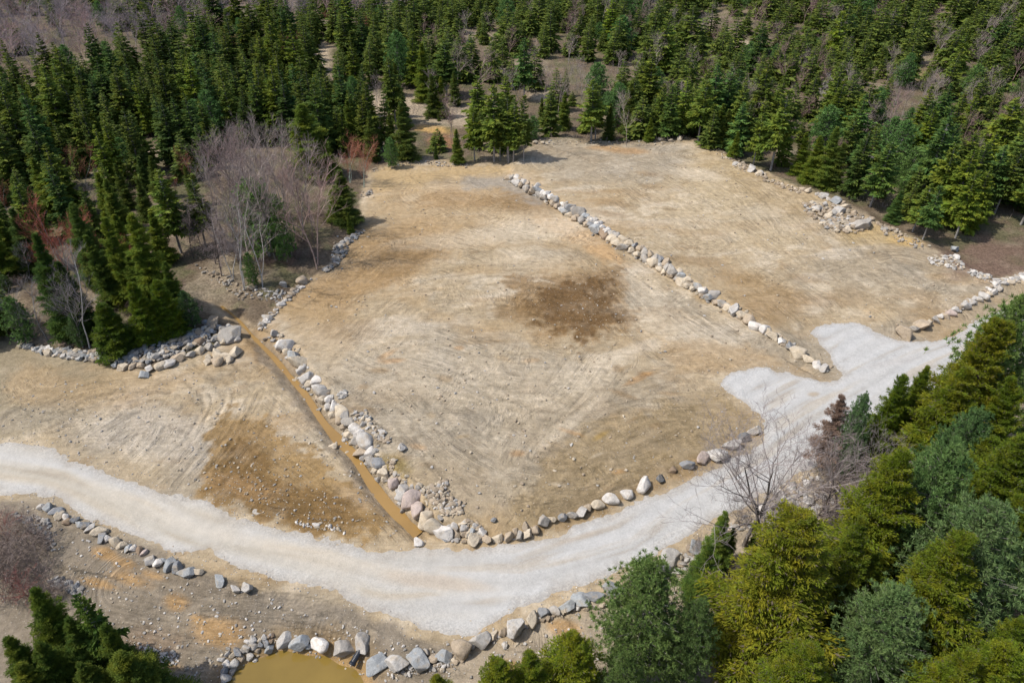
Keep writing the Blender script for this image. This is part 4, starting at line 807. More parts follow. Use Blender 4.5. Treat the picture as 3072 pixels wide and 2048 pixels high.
def bare(seed, H=9., spread=.5, stems=1, lv=4, up=.55, fine=1., r0=.1, first=.3, nch=(6, 5, 4)):
    r = np.random.default_rng(seed); A, B, RA, RB = [], [], [], []; TA, TB, TRA, TRB = [], [], [], []
    def grow(p, d, L, rad, lvl):
        n = 6 if lvl == 0 else (4 if lvl == 1 else (3 if lvl == 2 else 2)); pts = [p]; q = p; dd = d
        for k in range(n):
            dd = dd+r.normal(0, .09+.05*lvl, 3)+np.array([0, 0, .05*up*lvl]); dd = dd/np.linalg.norm(dd); q2 = q+dd*L/n
            ra, rb = rad*(1-.75*k/n), rad*(1-.75*(k+1)/n)
            X_ = (TA, TB, TRA, TRB) if lvl == 0 else (A, B, RA, RB)
            X_[0].append(q); X_[1].append(q2); X_[2].append(ra); X_[3].append(rb); q = q2; pts.append(q)
        if lvl >= lv-1: return
        m = int(nch[min(lvl, 2)]*(L/(H if lvl == 0 else L))*fine+r.integers(0, 2))
        if lvl == 0: m = int(nch[0]*2*fine)
        for k in range(m):
            s_ = r.uniform(first if lvl == 0 else .2, 1); i = min(int(s_*n), n-1); f = s_*n-i; pp = pts[i]*(1-f)+pts[i+1]*f
            base_d = pts[i+1]-pts[i]; base_d = base_d/np.linalg.norm(base_d); rv = r.normal(0, 1, 3); rv -= base_d*rv.dot(base_d); rv /= np.linalg.norm(rv)
            nd_ = base_d*up+rv*(1-up*.5)+np.array([0, 0, .25]); nd_ /= np.linalg.norm(nd_)
            grow(pp, nd_, L*(spread*(1.1-s_*.6) if lvl == 0 else r.uniform(.4, .6)), max(rad*(.42 if lvl == 0 else .5)*(1.1-s_*.5), .009), lvl+1)
    for k in range(stems):
        a = r.uniform(0, 6.28); ln = 0 if stems == 1 else .22; grow(np.array([math.cos(a)*.12*(stems > 1), math.sin(a)*.12*(stems > 1), -.2]), np.array([math.cos(a)*ln, math.sin(a)*ln, 1.]), H*r.uniform(.75, 1) if k else H, r0, 0)
    f = lambda a, b, c, d: sticks(np.array(a), np.array(b), np.array(c), np.array(d))
    return f(TA, TB, TRA, TRB), None, f(A, B, RA, RB)
def kindmesh(gen, leaf, bark, hardtrunk=True):
    t, tw, lf = gen
    if tw is not None: t = cat([t, tw]); tw = None
    a = mesh('trunk', t[0], [t[1]], True, [M[bark]])
    V, F = lf; b = mesh('crown', V, [F], False, [M[leaf]]); c = mesh('branches', tw[0], [tw[1]], False, [M[bark]]) if tw is not None else None
    return a, b, c, (t, tw, lf)
K = {}
for k in range(6): K['spruce', k] = kindmesh(spruce(10+k, 10, 1.6+.2*(k % 3), .06+.05*(k % 2), .9+.1*(k % 2), 1, .7+.1*(k % 4), irr=.42, gap=.14), 'spruce', 'bark')
for k in range(4): K['broad', k] = kindmesh(spruce(20+k, 10, 2.3+.2*k, .1, .9, 1, .65+.1*k, irr=.45, gap=.16), 'spruce', 'bark')
for k in range(3): K['open', k] = kindmesh(spruce(30+k, 11, 2.0, .34, .75, 1, .6, irr=.5, gap=.25), 'spruce', 'greybark')
for k in range(4): K['edge', k] = kindmesh(spruce(40+k, 10, 1.9, .05, .9, 2, .85, irr=.5, gap=.16), 'spruce', 'bark')
for k in range(3): K['green', k] = kindmesh(spruce(45+k, 10, 2.6, .08, .9, 2, .9, irr=.45, gap=.14), 'spruce', 'bark')
for k in range(4): K['fir', k] = kindmesh(spruce(50+k, 13, 3.4+.25*(k % 2), .1, 1.0, 2, (.55,.8,.66,.9)[k], irr=.42, gap=.12, bl=.95), 'fir', 'bark')
for k in range(2): K['brightfir', k] = kindmesh(spruce(60+k, 6, 1.55, .03, 1.1, 2, .75, irr=.3), 'fir', 'bark')
for k in range(3): K['pine', k] = kindmesh(pine(70+k, 9, 2.7, .08), 'pine', 'greybark')
for k in range(3): K['bigpine', k] = kindmesh(pine(80+k, 12, 4.0, .12, 2, 1.7), 'pine', 'greybark')
for k in range(2): K['sprucedead', k] = kindmesh(spruce(90+k, 9, 1.7, .16, .55, 2, .75, irr=.6, gap=.35, bl=.7), 'deadn', 'bark')
for k in range(4): K['bare', k] = kindmesh(bare(100+k, 9, .42, 1, 4, .75, 1.0, .09, .3, (7, 6, 5)), 'twig', 'greybark')
for k in range(2): K['birch', k] = kindmesh(bare(110+k, 10, .33, 2, 4, .7, .9, .085, .35, (7, 5, 4)), 'twig', 'birch')
for k in range(3): K['red', k] = kindmesh(bare(120+k, 8, .45, 3, 4, .8, .9, .06, .2, (7, 6, 5)), 'redtwig', 'greybark')
for k in range(2): K['maple', k] = kindmesh(bare(130+k, 10, .62, 1, 5, .6, 1.0, .15, .28, (5, 5, 4)), 'twig', 'bark')
for k in range(3): K['shrub', k] = kindmesh(bare(140+k, 3, .6, 5, 4, .6, .85, .022, .05, (5, 4, 4)), 'brush', 'greybark')
for k in range(3): K['snag', k] = kindmesh(bare(150+k, 9, .22, 1, 4, .25, 1.3, .09, .15, (12, 5, 3)), 'twig', 'bark')
H0 = dict(spruce=10, broad=10, open=11, edge=10, green=10, fir=13, brightfir=6, pine=9, bigpine=12, sprucedead=9, bare=9, birch=10, red=8, maple=10, shrub=3, snag=9)
NV = {}
for a, b in K: NV[a] = max(NV.get(a, 0), b+1)
NAME = dict(spruce='spruce_tree', broad='spruce_tree', open='spruce_tree', edge='spruce_tree', green='spruce_tree', fir='fir_tree', brightfir='fir_tree', pine='pine_tree', bigpine='pine_tree', sprucedead='dead_spruce', bare='bare_tree', birch='birch_tree', red='maple_tree', maple='bare_tree', shrub='bare_shrub', snag='dead_tree')
TREES = []; _used = {}
def plant(kind, x, y, H, wide=1., tint=(1, 1, 1), label=None, group=None, z=None, lean=None, var=None, adj=None):
    k = (_used.get(kind, 0)) % NV[kind] if var is None else var; _used[kind] = _used.get(kind, 0)+1
    t, cr, br, raw = K[kind, k]; s_ = H/H0[kind]
    if z is None: z = float(hz(x, y))
    e = bpy.data.objects.new(NAME[kind], None); e.empty_display_size = .3; C.objects.link(e)
    e.location = (x, y, z-.05); ln = lean if lean is not None else (rng.normal(0, .02), rng.normal(0, .02)); e.rotation_euler = (ln[1], ln[0], rng.uniform(0, 6.28)); e.scale = (s_*wide, s_*wide, s_)
    for nm, m_ in (('trunk', t), ('crown' if kind not in ('bare', 'birch', 'red', 'maple', 'shrub', 'snag') else 'branches', cr), ('branches', br)):
        if m_ is None: continue
        o = bpy.data.objects.new(nm, m_); C.objects.link(o); o.parent = e; o.color = (*(tint if nm == 'crown' or kind in ('red', 'shrub', 'bare', 'snag') else (1, 1, 1)), 1)
    u, v, d = proj(x, y, z+H); TREES.append(dict(o=e, kind=kind, u=u, v=v, H=H, tint=tint, label=label, group=group, x=x, y=y, adj=adj)); return e
def top(cr, x, y, H): # ground point of a tree of height H whose top stands at this place
    u, v = px(cr, x, y); z = 0.
    for _ in range(8):
        gx, gy = PZ(u, v, z+H); z = float(hz(gx, gy))
    return gx, gy
def tb(kind, cr, x, ytop, ybase, wide=1., tint=(1, 1, 1), xb=None, **k):
    """top and base read off the photo"""
    u, vb = px(cr, x if xb is None else xb, ybase); gx, gy, gz = PG(u, vb); vt = px(cr, x, ytop)[1]
    lo, hi = .5, 30
    for _ in range(30):
        m = (lo+hi)/2
        if proj(gx, gy, gz+m)[1] > vt: lo = m
        else: hi = m
    return plant(kind, gx, gy, lo, wide, tint, **k)
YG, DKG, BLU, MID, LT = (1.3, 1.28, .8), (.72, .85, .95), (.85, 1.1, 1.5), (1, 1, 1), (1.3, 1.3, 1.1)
# --- front right stand (tops read off the photo)
for kind, cr, x, y, H, w_, t_, lab in [
  ('fir','D',1850,1195,14,1.02,MID,'broad yellow-green fir with a rounded top, biggest of the front right stand'),
  ('fir','D',2098,1040,14.5,.8,(.9,1,.9),'yellow-green fir rising behind the broad round-topped fir on the right'),
  ('fir','D',2215,1232,13,.85,(.85,.95,.9),'yellow-green layered fir in the lower right between two pale pines'),
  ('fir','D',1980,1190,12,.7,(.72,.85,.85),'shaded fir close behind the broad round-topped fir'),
  ('fir','D',2286,735,15,.78,(1,1,.9),'tall yellow-tipped fir at the right edge above the gravel turnout'),
  ('fir','D',2232,850,13,.95,(.9,.98,.9),'full yellow-green fir below the tall yellow-tipped one at the right edge'),
  ('fir','D',2345,1000,14,.85,(.7,.85,.85),'dark fir cut off by the right edge, halfway up the picture'),
  ('fir','D',2136,838,11,.62,(.75,.95,.85),'pointed green fir standing against the white gravel on the right'),
  ('fir','D',2073,858,10.5,.55,(.7,.95,.85),'slim green fir just left of the pointed one against the gravel'),
  ('fir','D',1317,1452,9,1.0,(.95,1.05,.9),'small yellow-green fir at the bottom edge left of the big green pine'),
  ('fir','D',1215,1500,8,.8,(.8,.95,.85),'fir tip peeking over the bottom edge under the road boulders'),
  ('fir','D',1000,1546,6,.85,(1,1.05,.9),'lone bright green treetop at the bottom edge right of the pond'),
  ('fir','D',1145,1520,8,.85,(.9,1.,.85),'fir top at the bottom edge, leftmost of the pair left of the pine'),
  ('fir','D',1870,1470,11,.9,(.8,.9,.85),'fir filling the bottom edge under the broad round-topped fir'),
  ('fir','D',2215,1490,11,.8,(.9,1,.9),'fir at the bottom right edge under the layered fir'),
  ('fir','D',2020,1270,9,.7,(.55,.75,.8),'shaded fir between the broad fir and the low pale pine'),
  ('fir','D',2330,1480,11,.8,(.9,1.05,.9),'fir in the very bottom right corner'),
  ('bigpine','D',1505,1310,11,.82,(.85,.95,.8),'big soft green pine leaning over the lower road bend'),
  ('bigpine','D',1600,1380,9,.6,(.7,.82,.75),'darker pine tucked against the right flank of the big soft green pine'),
  ('bigpine','D',1440,1500,8,.6,(.8,.9,.75),'pine at the bottom edge below the big soft green pine'),
  ('bigpine','D',2060,1372,11,.85,(.8,.92,.95),'pale green rounded pine at the bottom between two yellow-green firs'),
  ('bigpine','D',2315,1180,13.5,.85,(.8,.92,1),'pale blue-green pine at the right edge in the lower corner'),
  ('bigpine','D',2180,1035,14,.68,(.72,.9,.82),'green pine right of the tall fir behind the round-topped one'),
  ('bigpine','D',2240,940,12,.6,(.6,.8,.8),'pine between the full fir and the right edge, above the pale one'),
  ('bigpine','D',2385,690,16,.7,(.95,1.05,.85),'light green pine with long branches reaching over the gravel at the right edge'),
  ('bigpine','D',2000,905,9,.42,(.8,1.,1.2),'small bluish pine top against the white gravel near the dead spruce'),
  ('fir','D',2350,880,12,.8,(.8,.95,.85),'fir at the right edge under the tall yellow-tipped one'),
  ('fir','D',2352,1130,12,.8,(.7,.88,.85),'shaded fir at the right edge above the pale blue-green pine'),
  ('fir','D',2352,1420,11,.75,(.75,.9,.85),'fir at the right edge below the pale blue-green pine'),
  ('fir','D',2290,1010,11,.8,(.75,.9,.85),'fir inside the stand left of the dark one at the right edge'),
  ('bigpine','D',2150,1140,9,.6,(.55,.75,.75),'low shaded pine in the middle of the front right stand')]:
    gx, gy = top(cr, x, y, H); plant(kind, gx, gy, H, w_, t_, lab, 'trees of the front right stand')
tb('edge', 'L4', 970, 430, 800, .95, (1.3, 1.4, 1.3), label='small pointed blue-green spruce at the foot of the bare maples', group='trees of the front right stand')
tb('edge', 'L4', 1062, 530, 760, .8, (1.2, 1.2, 1), label='lower green spruce right beside the small pointed one by the maples', group='trees of the front right stand')
tb('edge', 'L4', 1240, 560, 660, .9, MID, label='tiny spruce between the two bare maple trunks', group='trees of the front right stand')
tb('edge', 'L4', 1485, 385, 520, .9, LT, label='tiny green spruce on the stony bank right of the maples', group='trees of the front right stand')
tb('edge', 'B4', 665, 1325, 1600, .75, (1., 1.15, .9), label='thin green spruce right of the brown dead spruce', group='trees of the front right stand')
tb('edge', 'B4', 640, 1480, 1720, .9, (.8, 1, .9), label='short spruce under the thin one beside the dead spruce', group='trees of the front right stand')
tb('edge', 'L4', 880, 640, 980, 1.1, (.8, .95, .9), label='dark low spruce between the maples and the big soft green pine', group='trees of the front right stand')
tb('sprucedead', 'B4', 492, 1200, 1700, 1.0, MID, xb=430, label='brown dead spruce standing out against the white gravel')
tb('maple', 'L4', 1130, 10, 645, 1.35, MID, xb=1190, label='bare forked maple over the road, left one of two')
tb('maple', 'L4', 1400, -60, 625, 1.15, MID, xb=1290, label='bare maple with a bent trunk over the road, right one of two')
for i, (x, yt, yb, l) in enumerate([(1640,-40,560,'dark dead tree trunk right of the two bare maples'),(1740,-20,520,'second dark dead tree right of the bare maples, near the stones')]): tb('snag', 'L4', x, yt, yb, .9, (.8,.75,.75), label=l)
for i, (x, yt, yb, l) in enumerate([(590,-30,480,'tangled bare tree between the dead spruce and the firs'),(520,60,520,'thin bare tree in the tangle left of the firs')]): tb('maple', 'L5', x, yt, yb, .8, (.8,.75,.75), label=l)
tb('bare', 'L5', 1250, 440, 800, 1.2, (.9,.9,.95), label='grey bare treetop showing between the firs in the lower right')
for i, (x, y, h) in enumerate([(1700,1210,2.4),(1620,1290,2.2),(1780,1190,2.5),(1680,1330,2.6),(1930,1150,2.4),(2000,1080,2.6),(1900,1210,2.2),(1960,1020,2.2)]):
    gx, gy, gz = PG(*px('D', x, y)); plant('shrub', gx, gy, h, 1.1, (.9, .9, .95), group='bare shrubs on the stony bank by the front right trees', adj='leafless')
# --- lower left corner
for x, y, H, w_, kd, t_, l in [(80,960,8.5,.8,'green',(1.1,1.2,.8),'full green spruce at the left of the lower left corner'),(232,990,9.5,.62,'open',(.9,1.1,1),'slender open-topped spruce in the lower left group'),(317,1195,7.5,.8,'green',(1,1.1,.85),'right-hand green spruce of the lower left group'),(345,1350,7,1.2,'green',(1.3,1.25,.8),'low yellowish spruce at the bottom of the lower left group'),(200,1170,7.5,.85,'green',(.9,1.05,.9),'dense green spruce in the middle of the lower left group'),
   (20,1290,7.5,.85,'green',(1.1,1.15,.8),'spruce at the left edge near the bottom corner'),(120,1300,7.5,.85,'green',(1,1.1,.8),'spruce filling the bottom left corner'),(230,1420,7,.9,'green',(1.1,1.1,.8),'low spruce at the bottom edge in the lower left group'),(420,1440,6,1.2,'green',(.9,1,.85),'small spruce tip at the bottom edge left of the pond'),(60,1480,7,1.,'green',(1.4,1.3,.8),'yellowish spruce tip in the bottom left corner')]:
    gx, gy = top('L1', x*2.24 if x > 330 or True else x, y, H) if False else top('L1', x*2.24 if kd == 'zz' else {80:180,232:520,317:710,345:780,200:440,20:30,120:250,230:560,420:900,60:120}[x], y, H)
    plant(kd, gx, gy, H, w_, tuple(np.array(t_)*.8), l, 'spruces of the lower left corner')
for x, y, h in [(60,560,2.6),(130,640,3),(40,720,3),(210,700,2.6),(110,820,3.2),(260,800,2.4),(330,640,2.),(330,880,2.3),(60,900,3),(180,940,2.5),(380,960,2),(20,620,2.8),(260,560,2),(440,940,1.6),(160,500,2),(60,450,1.8),(-40,800,3),(10,1000,3)]:
    gx, gy, gz = PG(*px('L1', x, y+40)); plant('shrub', gx, gy, h, 1.25, (1.1, 1.05, 1.05) if rng.random() < .9 else (1.2, .62, .6), group='leafless brush in the lower left corner', adj='reddish leafless')
# --- island of trees
ISL = [('edge','B1',905,20,600,.95,YG,'tall bright spruce of the tree island, left of the twin tall pair'),('edge','B1',1110,-20,640,1.05,YG,'tallest bright green spruce at the right side of the tree island'),('edge','B1',690,-90,470,.9,(.8,.95,1),'dark tall spruce at the back of the tree island'),
  ('edge','B1',480,125,800,.8,(.55,.75,.75),'dark narrow spruce hemmed by bare birches on the tree island'),('brightfir','B1',1040,440,835,.85,(.66,.9,.8),'bright yellow-green small fir, left of the twin pair on the island'),('brightfir','B1',1160,440,800,.95,(.66,.9,.8),'bright yellow-green small fir, right of the twin pair on the island'),
  ('brightfir','B1',815,575,900,1.25,(.5,.7,.7),'broad small fir in front on the rubble rim of the island'),('pine','B1',190,560,850,.95,(.62,.82,.7),'bushy green pine at the left tip of the tree island'),('pine','B1',1310,500,740,.9,(.35,.5,.5),'dark pine bush at the right end of the tree island'),
  ('edge','B1',1000,260,640,.9,(1.1,1.1,.8),'spruce behind the twin small firs on the tree island'),('edge','B1',620,300,820,.9,(.5,.6,.6),'dark spruce behind the bare birch on the tree island'),('edge','B1',1240,300,700,.9,(.9,1,.8),'spruce at the right flank of the tree island'),
  ('pine','B1',560,660,880,.8,(.5,.62,.62),'greyish green pine bush under the bare tree of the island'),('edge','B1',640,-10,380,.9,(.8,.95,.9),'dark spruce rising left of the tall bright pair'),('edge','B1',780,120,600,.9,(.9,1,.9),'spruce left of the tall bright spruces on the island')]
for kd, cr, x, yt, yb, w_, t_, l in ISL: tb(kd, cr, x, yt, yb, w_, t_, label=l, group='evergreens of the tree island')
for kd, x, yt, yb, l in [('birch',600,260,880,'pale bare birch in the middle of the tree island'),('bare',560,430,880,'grey leafless tree with long side limbs on the island'),('bare',330,480,850,'grey leafless tree at the left of the tree island'),('bare',200,400,800,'thin grey bare tree leaning at the left island tip'),('bare',700,300,760,'bare tree between the dark and bright spruces of the island'),('red',470,-40,420,'red-budded maple behind the tree island, biggest of its kind'),('red',380,160,430,'red-budded maple low behind the island'),('red',560,10,380,'red-budded maple right behind the big one'),('red',760,160,480,'reddish bare tree among the island spruces'),('bare',1050,300,560,'slim bare tree over the twin small firs'),('bare',200,180,420,'pale bare shrub tree left behind the island')]:
    tb(kd, 'B1', x, yt, yb, 1., (.85,.9,.95) if kd != 'red' else MID, label=l, group='leafless trees of the tree island')
for x, y, h in [(260,700,2.2),(380,720,2.4),(430,640,2),(330,600,2.2),(700,760,2.4),(640,700,2),(760,700,2.),(460,560,2),(300,480,2),(900,640,2),(820,480,2),(1200,500,2),(240,520,2),(940,760,1.6),(150,430,1.8)]:
    gx, gy, gz = PG(*px('B1', x, y+40)); plant('shrub', gx, gy, h, 1.3, (.95, .85, .85), group='leafless brush on the tree island', adj='grey leafless')
for x, y, h in [(40,480,2.2),(10,560,2),(30,620,2.2)]:
    gx, gy, gz = PG(*px('B1', x, y+20)); plant('pine', gx, gy, h, 1.5, (.6, .75, .6), group='low pine bushes at the left edge', adj='low bushy')
# --- bare grove behind the ditch
GR = [(1560,-10,420,'birch'),(1640,-60,490,'birch'),(1760,-60,470,'birch'),(1300,-60,280,'snag'),(1370,-40,250,'snag'),(1450,-100,320,'snag'),(1490,-60,400,'snag'),(1530,-40,330,'snag'),(1600,-60,300,'bare')]
for i, (x, yt, yb, kd) in enumerate(GR): tb(kd, 'B1', x, yt-60, yb, 1., (.85,.8,.8), group='leafless trees of the grove', adj='white-barked' if kd == 'birch' else ('dark dead' if kd == 'snag' else 'grey leafless'))
GB = [(60,1160,1700),(120,1060,1640),(20,1000,1600),(200,1010,1600),(260,960,1560),(330,1040,1560),(390,1060,1620),(170,1100,1750),(0,1120,1760),(440,1100,1500),(100,960,1400),(300,1180,1720),(220,900,1400),(30,960,1450),(-60,1000,1500),(-90,1080,1650),(-150,1000,1500),(-200,1050,1600),(-240,1100,1640),(-40,1200,1800),(-120,1180,1740),(360,1000,1440),(150,960,1500),(470,1180,1600)]
for x, yt, yb in GB: tb('bare', 'A2', x*.8+40, yt-50, yb, .85, (1.25,1.2,1.15) if rng.random() < .6 else (1.0,.85,.82), group='leafless trees of the grove', adj='grey leafless')
for x, yt, yb in [(430,1180,1930),(470,1120,1900)]: tb('bare', 'A2', x, yt, yb-120, 1., (1.3,1.05,1.0), xb=455, group='leafless trees of the grove', adj='pinkish-grey leafless')
for x, yt, yb in [(670,930,1230),(760,960,1260)]: tb('red', 'A2', x, yt, yb, 1., (1,1.3,1.2), group='reddish leafless trees', adj='orange-tinted leafless')
tb('pine', 'A2', 130, 1215, 1720, 1.1, (.85, 1.1, .85), label='soft green pine standing among the leafless grove', group='pines')
tb('pine', 'A2', 250, 1320, 1760, .6, (.7, .95, .75), label='lower green pine right of the soft pine in the leafless grove', group='pines')
tb('pine', 'A2', 30, 1700, 1930, .7, (.6,.8,.6), label='thin pine bush at the foot of the white birch trunks', group='pines')
tb('pine', 'A2', 955, 930, 1130, .95, (.7, .95, .75), label='round green pine bush on the forest edge above the big lot', group='pines')
for x, y, h in [(0,1760,1.8),(100,1780,1.6),(380,1740,1.8),(420,1700,2),(300,1780,1.8),(120,1620,2.4),(30,1600,2.4),(-60,1700,2.2),(240,1560,2.4),(350,1600,2.2),(60,1900,1.6),(150,1870,1.6),(260,1860,1.6),(330,1820,1.6),(420,1800,1.5),(200,1700,2),(330,1700,2),(500,1560,1.5),(-80,1820,2),(-150,1760,2)]:
    gx, gy, gz = PG(*px('A2', x, y-70)); plant('shrub', gx, gy, h, 1.3, (.75, .6, .6), group='dark brush at the foot of the grove', adj='dark leafless')
# --- forest edge, each tree read off the photo
E = [('edge','A1',x_,t_,b_,w_,c_) for x_,t_,b_,w_,c_ in [(75,780,1150,1,MID),(220,1180,1500,1.1,DKG),(330,1060,1350,1.1,YG),(650,1370,1780,1.1,MID),(760,1160,1480,1.,YG),(830,1200,1540,1.1,LT),(880,1100,1400,.9,MID),(1000,1050,1300,.9,DKG),(1080,1050,1330,1.,MID),(1320,1110,1380,.8,MID),(1110,1430,1760,1.2,YG),(130,1430,1780,1.,LT),(250,1400,1820,1.1,DKG),(30,1420,1880,1.1,YG),(720,1500,1930,1.,MID),(560,1400,1700,1.,DKG),(900,1440,1800,1.1,YG),(1000,1200,1480,1.,MID)]] + [('open','A1',1220,1150,1700,1.1,LT),('open','A1',1390,1180,1680,1.,MID),
  ('edge','A2',640,1150,1500,1.5,MID),('edge','A2',590,1250,1480,1.3,YG),('edge','A2',680,1430,1568,.9,LT),('edge','A2',1400,870,1100,1.0,LT),('edge','A2',1060,690,1070,1.2,MID),('edge','A2',960,750,1030,.9,MID),('edge','A2',700,675,1010,1.0,LT),('edge','A2',440,700,1180,1.6,YG),('edge','A2',520,880,1160,1.3,YG),
  ('edge','A2',830,750,1080,.9,MID),('edge','A2',1250,960,1070,.8,DKG),('edge','A2',1230,500,790,1.,MID),('edge','A2',1290,520,790,1.,YG),('edge','A2',1380,480,710,1.,MID),('edge','A2',1180,290,680,1.,YG),('edge','A2',980,420,650,1.1,MID),('edge','A2',1270,740,815,.8,MID),
  ('open','A2',1510,720,1080,1.,YG),('open','A2',1640,560,1085,1.1,LT),('open','A2',1740,640,1095,1.,MID),('open','A3',50,700,1085,.9,MID),('open','A3',90,660,1090,.9,LT),('open','A3',160,640,1085,.8,MID),('open','A3',0,740,1080,.9,LT),
  ('open','A3',610,540,950,1.25,LT),('open','A3',640,580,945,1.,MID),('edge','A3',430,620,870,1.1,LT),('edge','A3',730,700,940,1.,MID),('edge','A3',1000,790,950,1.1,YG),('broad','A3',1060,560,920,1.,LT),('open','A3',1330,540,950,1.2,LT),('edge','A3',860,560,900,1.,MID),('edge','A3',280,660,830,1.,MID),('edge','A3',340,640,830,1.,LT),
  ('edge','A3',1560,880,1060,1.,YG),('open','A3',1700,760,1110,1.,LT),('edge','A3',1500,740,990,1.1,MID),('edge','A3',1450,700,960,1.1,LT),
  ('open','A4',90,600,1145,1.15,LT),('edge','A4',270,890,1170,1.1,YG),('edge','A4',350,920,1230,1.2,YG),('edge','A4',440,860,1260,1.1,LT),('edge','A4',500,960,1270,1.1,MID),('open','A4',640,900,1270,1.2,BLU),('edge','A4',900,1280,1490,1.2,BLU),('open','A4',1040,1230,1560,1.2,LT),('open','A4',1110,1250,1610,1.,BLU),('broad','A4',1280,990,1500,1.1,YG),('open','A4',1330,1150,1600,1.,YG),('broad','A4',1420,1120,1530,1.,YG),
  ('open','A4',1510,980,1430,1.,BLU),('open','A4',1590,1000,1440,1.1,MID),('broad','A4',1660,900,1370,1.,DKG),('open','A4',1770,960,1510,1.1,LT),('edge','A4',820,1140,1330,.9,LT),('broad','A4',1180,560,920,1.1,BLU),('broad','A4',1420,520,900,1.1,MID),('broad','A4',460,440,900,1.,LT)]
for kd, cr, x, yt, yb, w_, t_ in E: tb(kd, cr, x, yt, yb, w_, t_, group='spruces on the forest edge')
for x, yt, yb, w_ in [(1150,915,1230,1.3),(1000,1000,1270,1.2),(900,1040,1240,1.1),(1230,960,1260,1.),(960,1180,1300,.9),(1400,440,700,1.),(1600,540,660,1.2),(1720,520,680,1.1)]: tb('pine', 'A4', x, yt, yb, w_, (.75,.95,.75), group='pines', adj='soft green')
tb('pine', 'A3', 810, 115, 370, 1.3, (.5, .85, .7), label='broad round-crowned green pine deep in the far forest', group='pines')
tb('bare', 'A3', 880, 640, 985, .75, (1.5,1.4,1.3), xb=850, label='pale bare tree on the forest edge above the upper lot', group='far leafless trees')
tb('bare', 'A3', 300, 450, 700, 1., (1.2,1.1,1.1), label='pale bare tree in the gap behind the upper lot', group='far leafless trees')
tb('bare', 'A2', 1520, 370, 690, 1.5, (1.2,1.05,.95), xb=1505, label='rounded tan leafless tree beside the dry grass clearing', group='far leafless trees')
tb('bare', 'A2', 850, 540, 820, .85, (1.2,1.1,1.1), xb=872, label='bare tree in the dry grass clearing', group='far leafless trees')
for cr, x, yt, yb in [('A1',570,1000,1250),('A1',60,1250,1430),('A1',1320,1020,1250),('A1',1180,1190,1330),('A1',1480,260,400),('A1',1600,200,430),('A2',270,240,470),('A2',560,60,220),('A2',700,40,260),('A2',330,180,330),('A2',760,120,300)]: tb('red', cr, x, yt, yb, 1., (.75,.9,.9), group='reddish leafless trees', adj='reddish leafless')
for cr, x, yt, yb in [('A3',520,400,600),('A3',450,410,590),('A3',1180,90,300),('A3',740,10,160),('A3',1440,400,560),('A3',1500,440,640),('A4',560,240,400),('A4',480,200,330),('A4',930,560,790),('A4',980,560,760),('A4',900,620,780),('A4',1100,540,680),('A4',130,150,300),('A4',600,250,410),('A1',440,1180,1400),('A1',700,1240,1460),('A2',120,230,400),('A4',1540,230,360),('A4',1460,960,1150)]: tb('bare', cr, x, yt, yb, .9, (1.15,1.1,1.1), group='far leafless trees', adj='pale leafless')
for cr, x, yt, yb in [('A4',380,480,720),('A4',120,590,700),('A1',260,30,380),('A4',590,-40,120),('A4',680,1030,1200)]: tb('snag', cr, x, yt, yb, 1.2, (1.5,1.55,1.6), group='silvery dead trees', adj='silvery dead')
# leafless wood, top left
for _ in range(400):
    u, v = rng.uniform(1250, 3100), rng.uniform(40, 560)
    if v > np.interp(u, [1250, 1500, 1600, 2100, 2500, 2700, 3100], [440, 440, 390, 390, 540, 620, 560]) or len([1 for t in TREES if t['group'] == 'leafless trees scattered through the forest']) > 95: continue
    gx, gy, gz = PG(u, v)
    if any(abs(t['x']-gx) < 2.6 and abs(t['y']-gy) < 2.6 for t in TREES): continue
    plant('bare', gx, gy, rng.uniform(5.5, 10), 1.05, (1.25, 1.18, 1.12) if rng.random() < .6 else (1.1, .85, .82), group='leafless trees scattered through the forest', adj='leafless')
n0 = 0
for _ in range(1500):
    u, v = rng.uniform(-60, 1250), rng.uniform(60, 330)
    lim = np.interp(u, [-60, 120, 330, 470, 700, 1250], [330, 250, 190, 170, 120, 70])
    if v > lim: continue
    gx, gy, gz = PG(u, v)
    if any(abs(t['x']-gx) < 2.8 and abs(t['y']-gy) < 5 for t in TREES): continue
    plant('bare', gx, gy, rng.uniform(8, 11), 1.35, (1.05, 1., 1.08) if rng.random() < .7 else (1.2, .95, .95), group='leafless wood at the top left', adj='grey leafless'); n0 += 1
    if n0 >= 125: break
# --- the forest itself
FE = [(-700,830),(0,810),(150,800),(280,770),(330,690),(480,640),(560,560),(700,440),(900,440),(1000,470),(1120,470),(1250,475),(1370,480),(1500,475),(1600,420),(1750,415),(1900,420),(2050,415),(2200,470),(2330,520),(2500,580),(2650,640),(2740,670),(2900,660),(3072,640),(3800,600)]
GAPS = [(1180,310,160,42),(1330,350,100,40),(1280,400,60,60),(985,190,45,80),(440,455,55,45),(1640,285,45,30),(2225,140,60,26),(2240,180,40,22),(2740,225,55,26),(2830,60,70,30),(2870,110,30,30),(3040,330,40,60),(1230,430,70,45),(2990,620,80,20),(1760,430,60,20),(2700,560,50,20),(1880,170,30,16)]
pts = [(t['x'], t['y']) for t in TREES if t['kind'] not in ('shrub',)]
cell = {}
def addc(x, y): cell.setdefault((int(x//8), int(y//8)), []).append((x, y))
for p_ in pts: addc(*p_)
cand = []
for _ in range(76000):
    yy = 70+(430-70)*rng.random()**.8; xx = rng.uniform(-1.1, 1.1)*(yy*.83+24)
    cand.append((xx, yy))
cx = np.array(cand); cz = hz(cx[:, 0], cx[:, 1]); cu, cv, cd = proj(cx[:, 0], cx[:, 1], cz)
lim = np.interp(cu, [p[0] for p in FE], [p[1] for p in FE]); okc = (cv < lim) & (cv > -140)
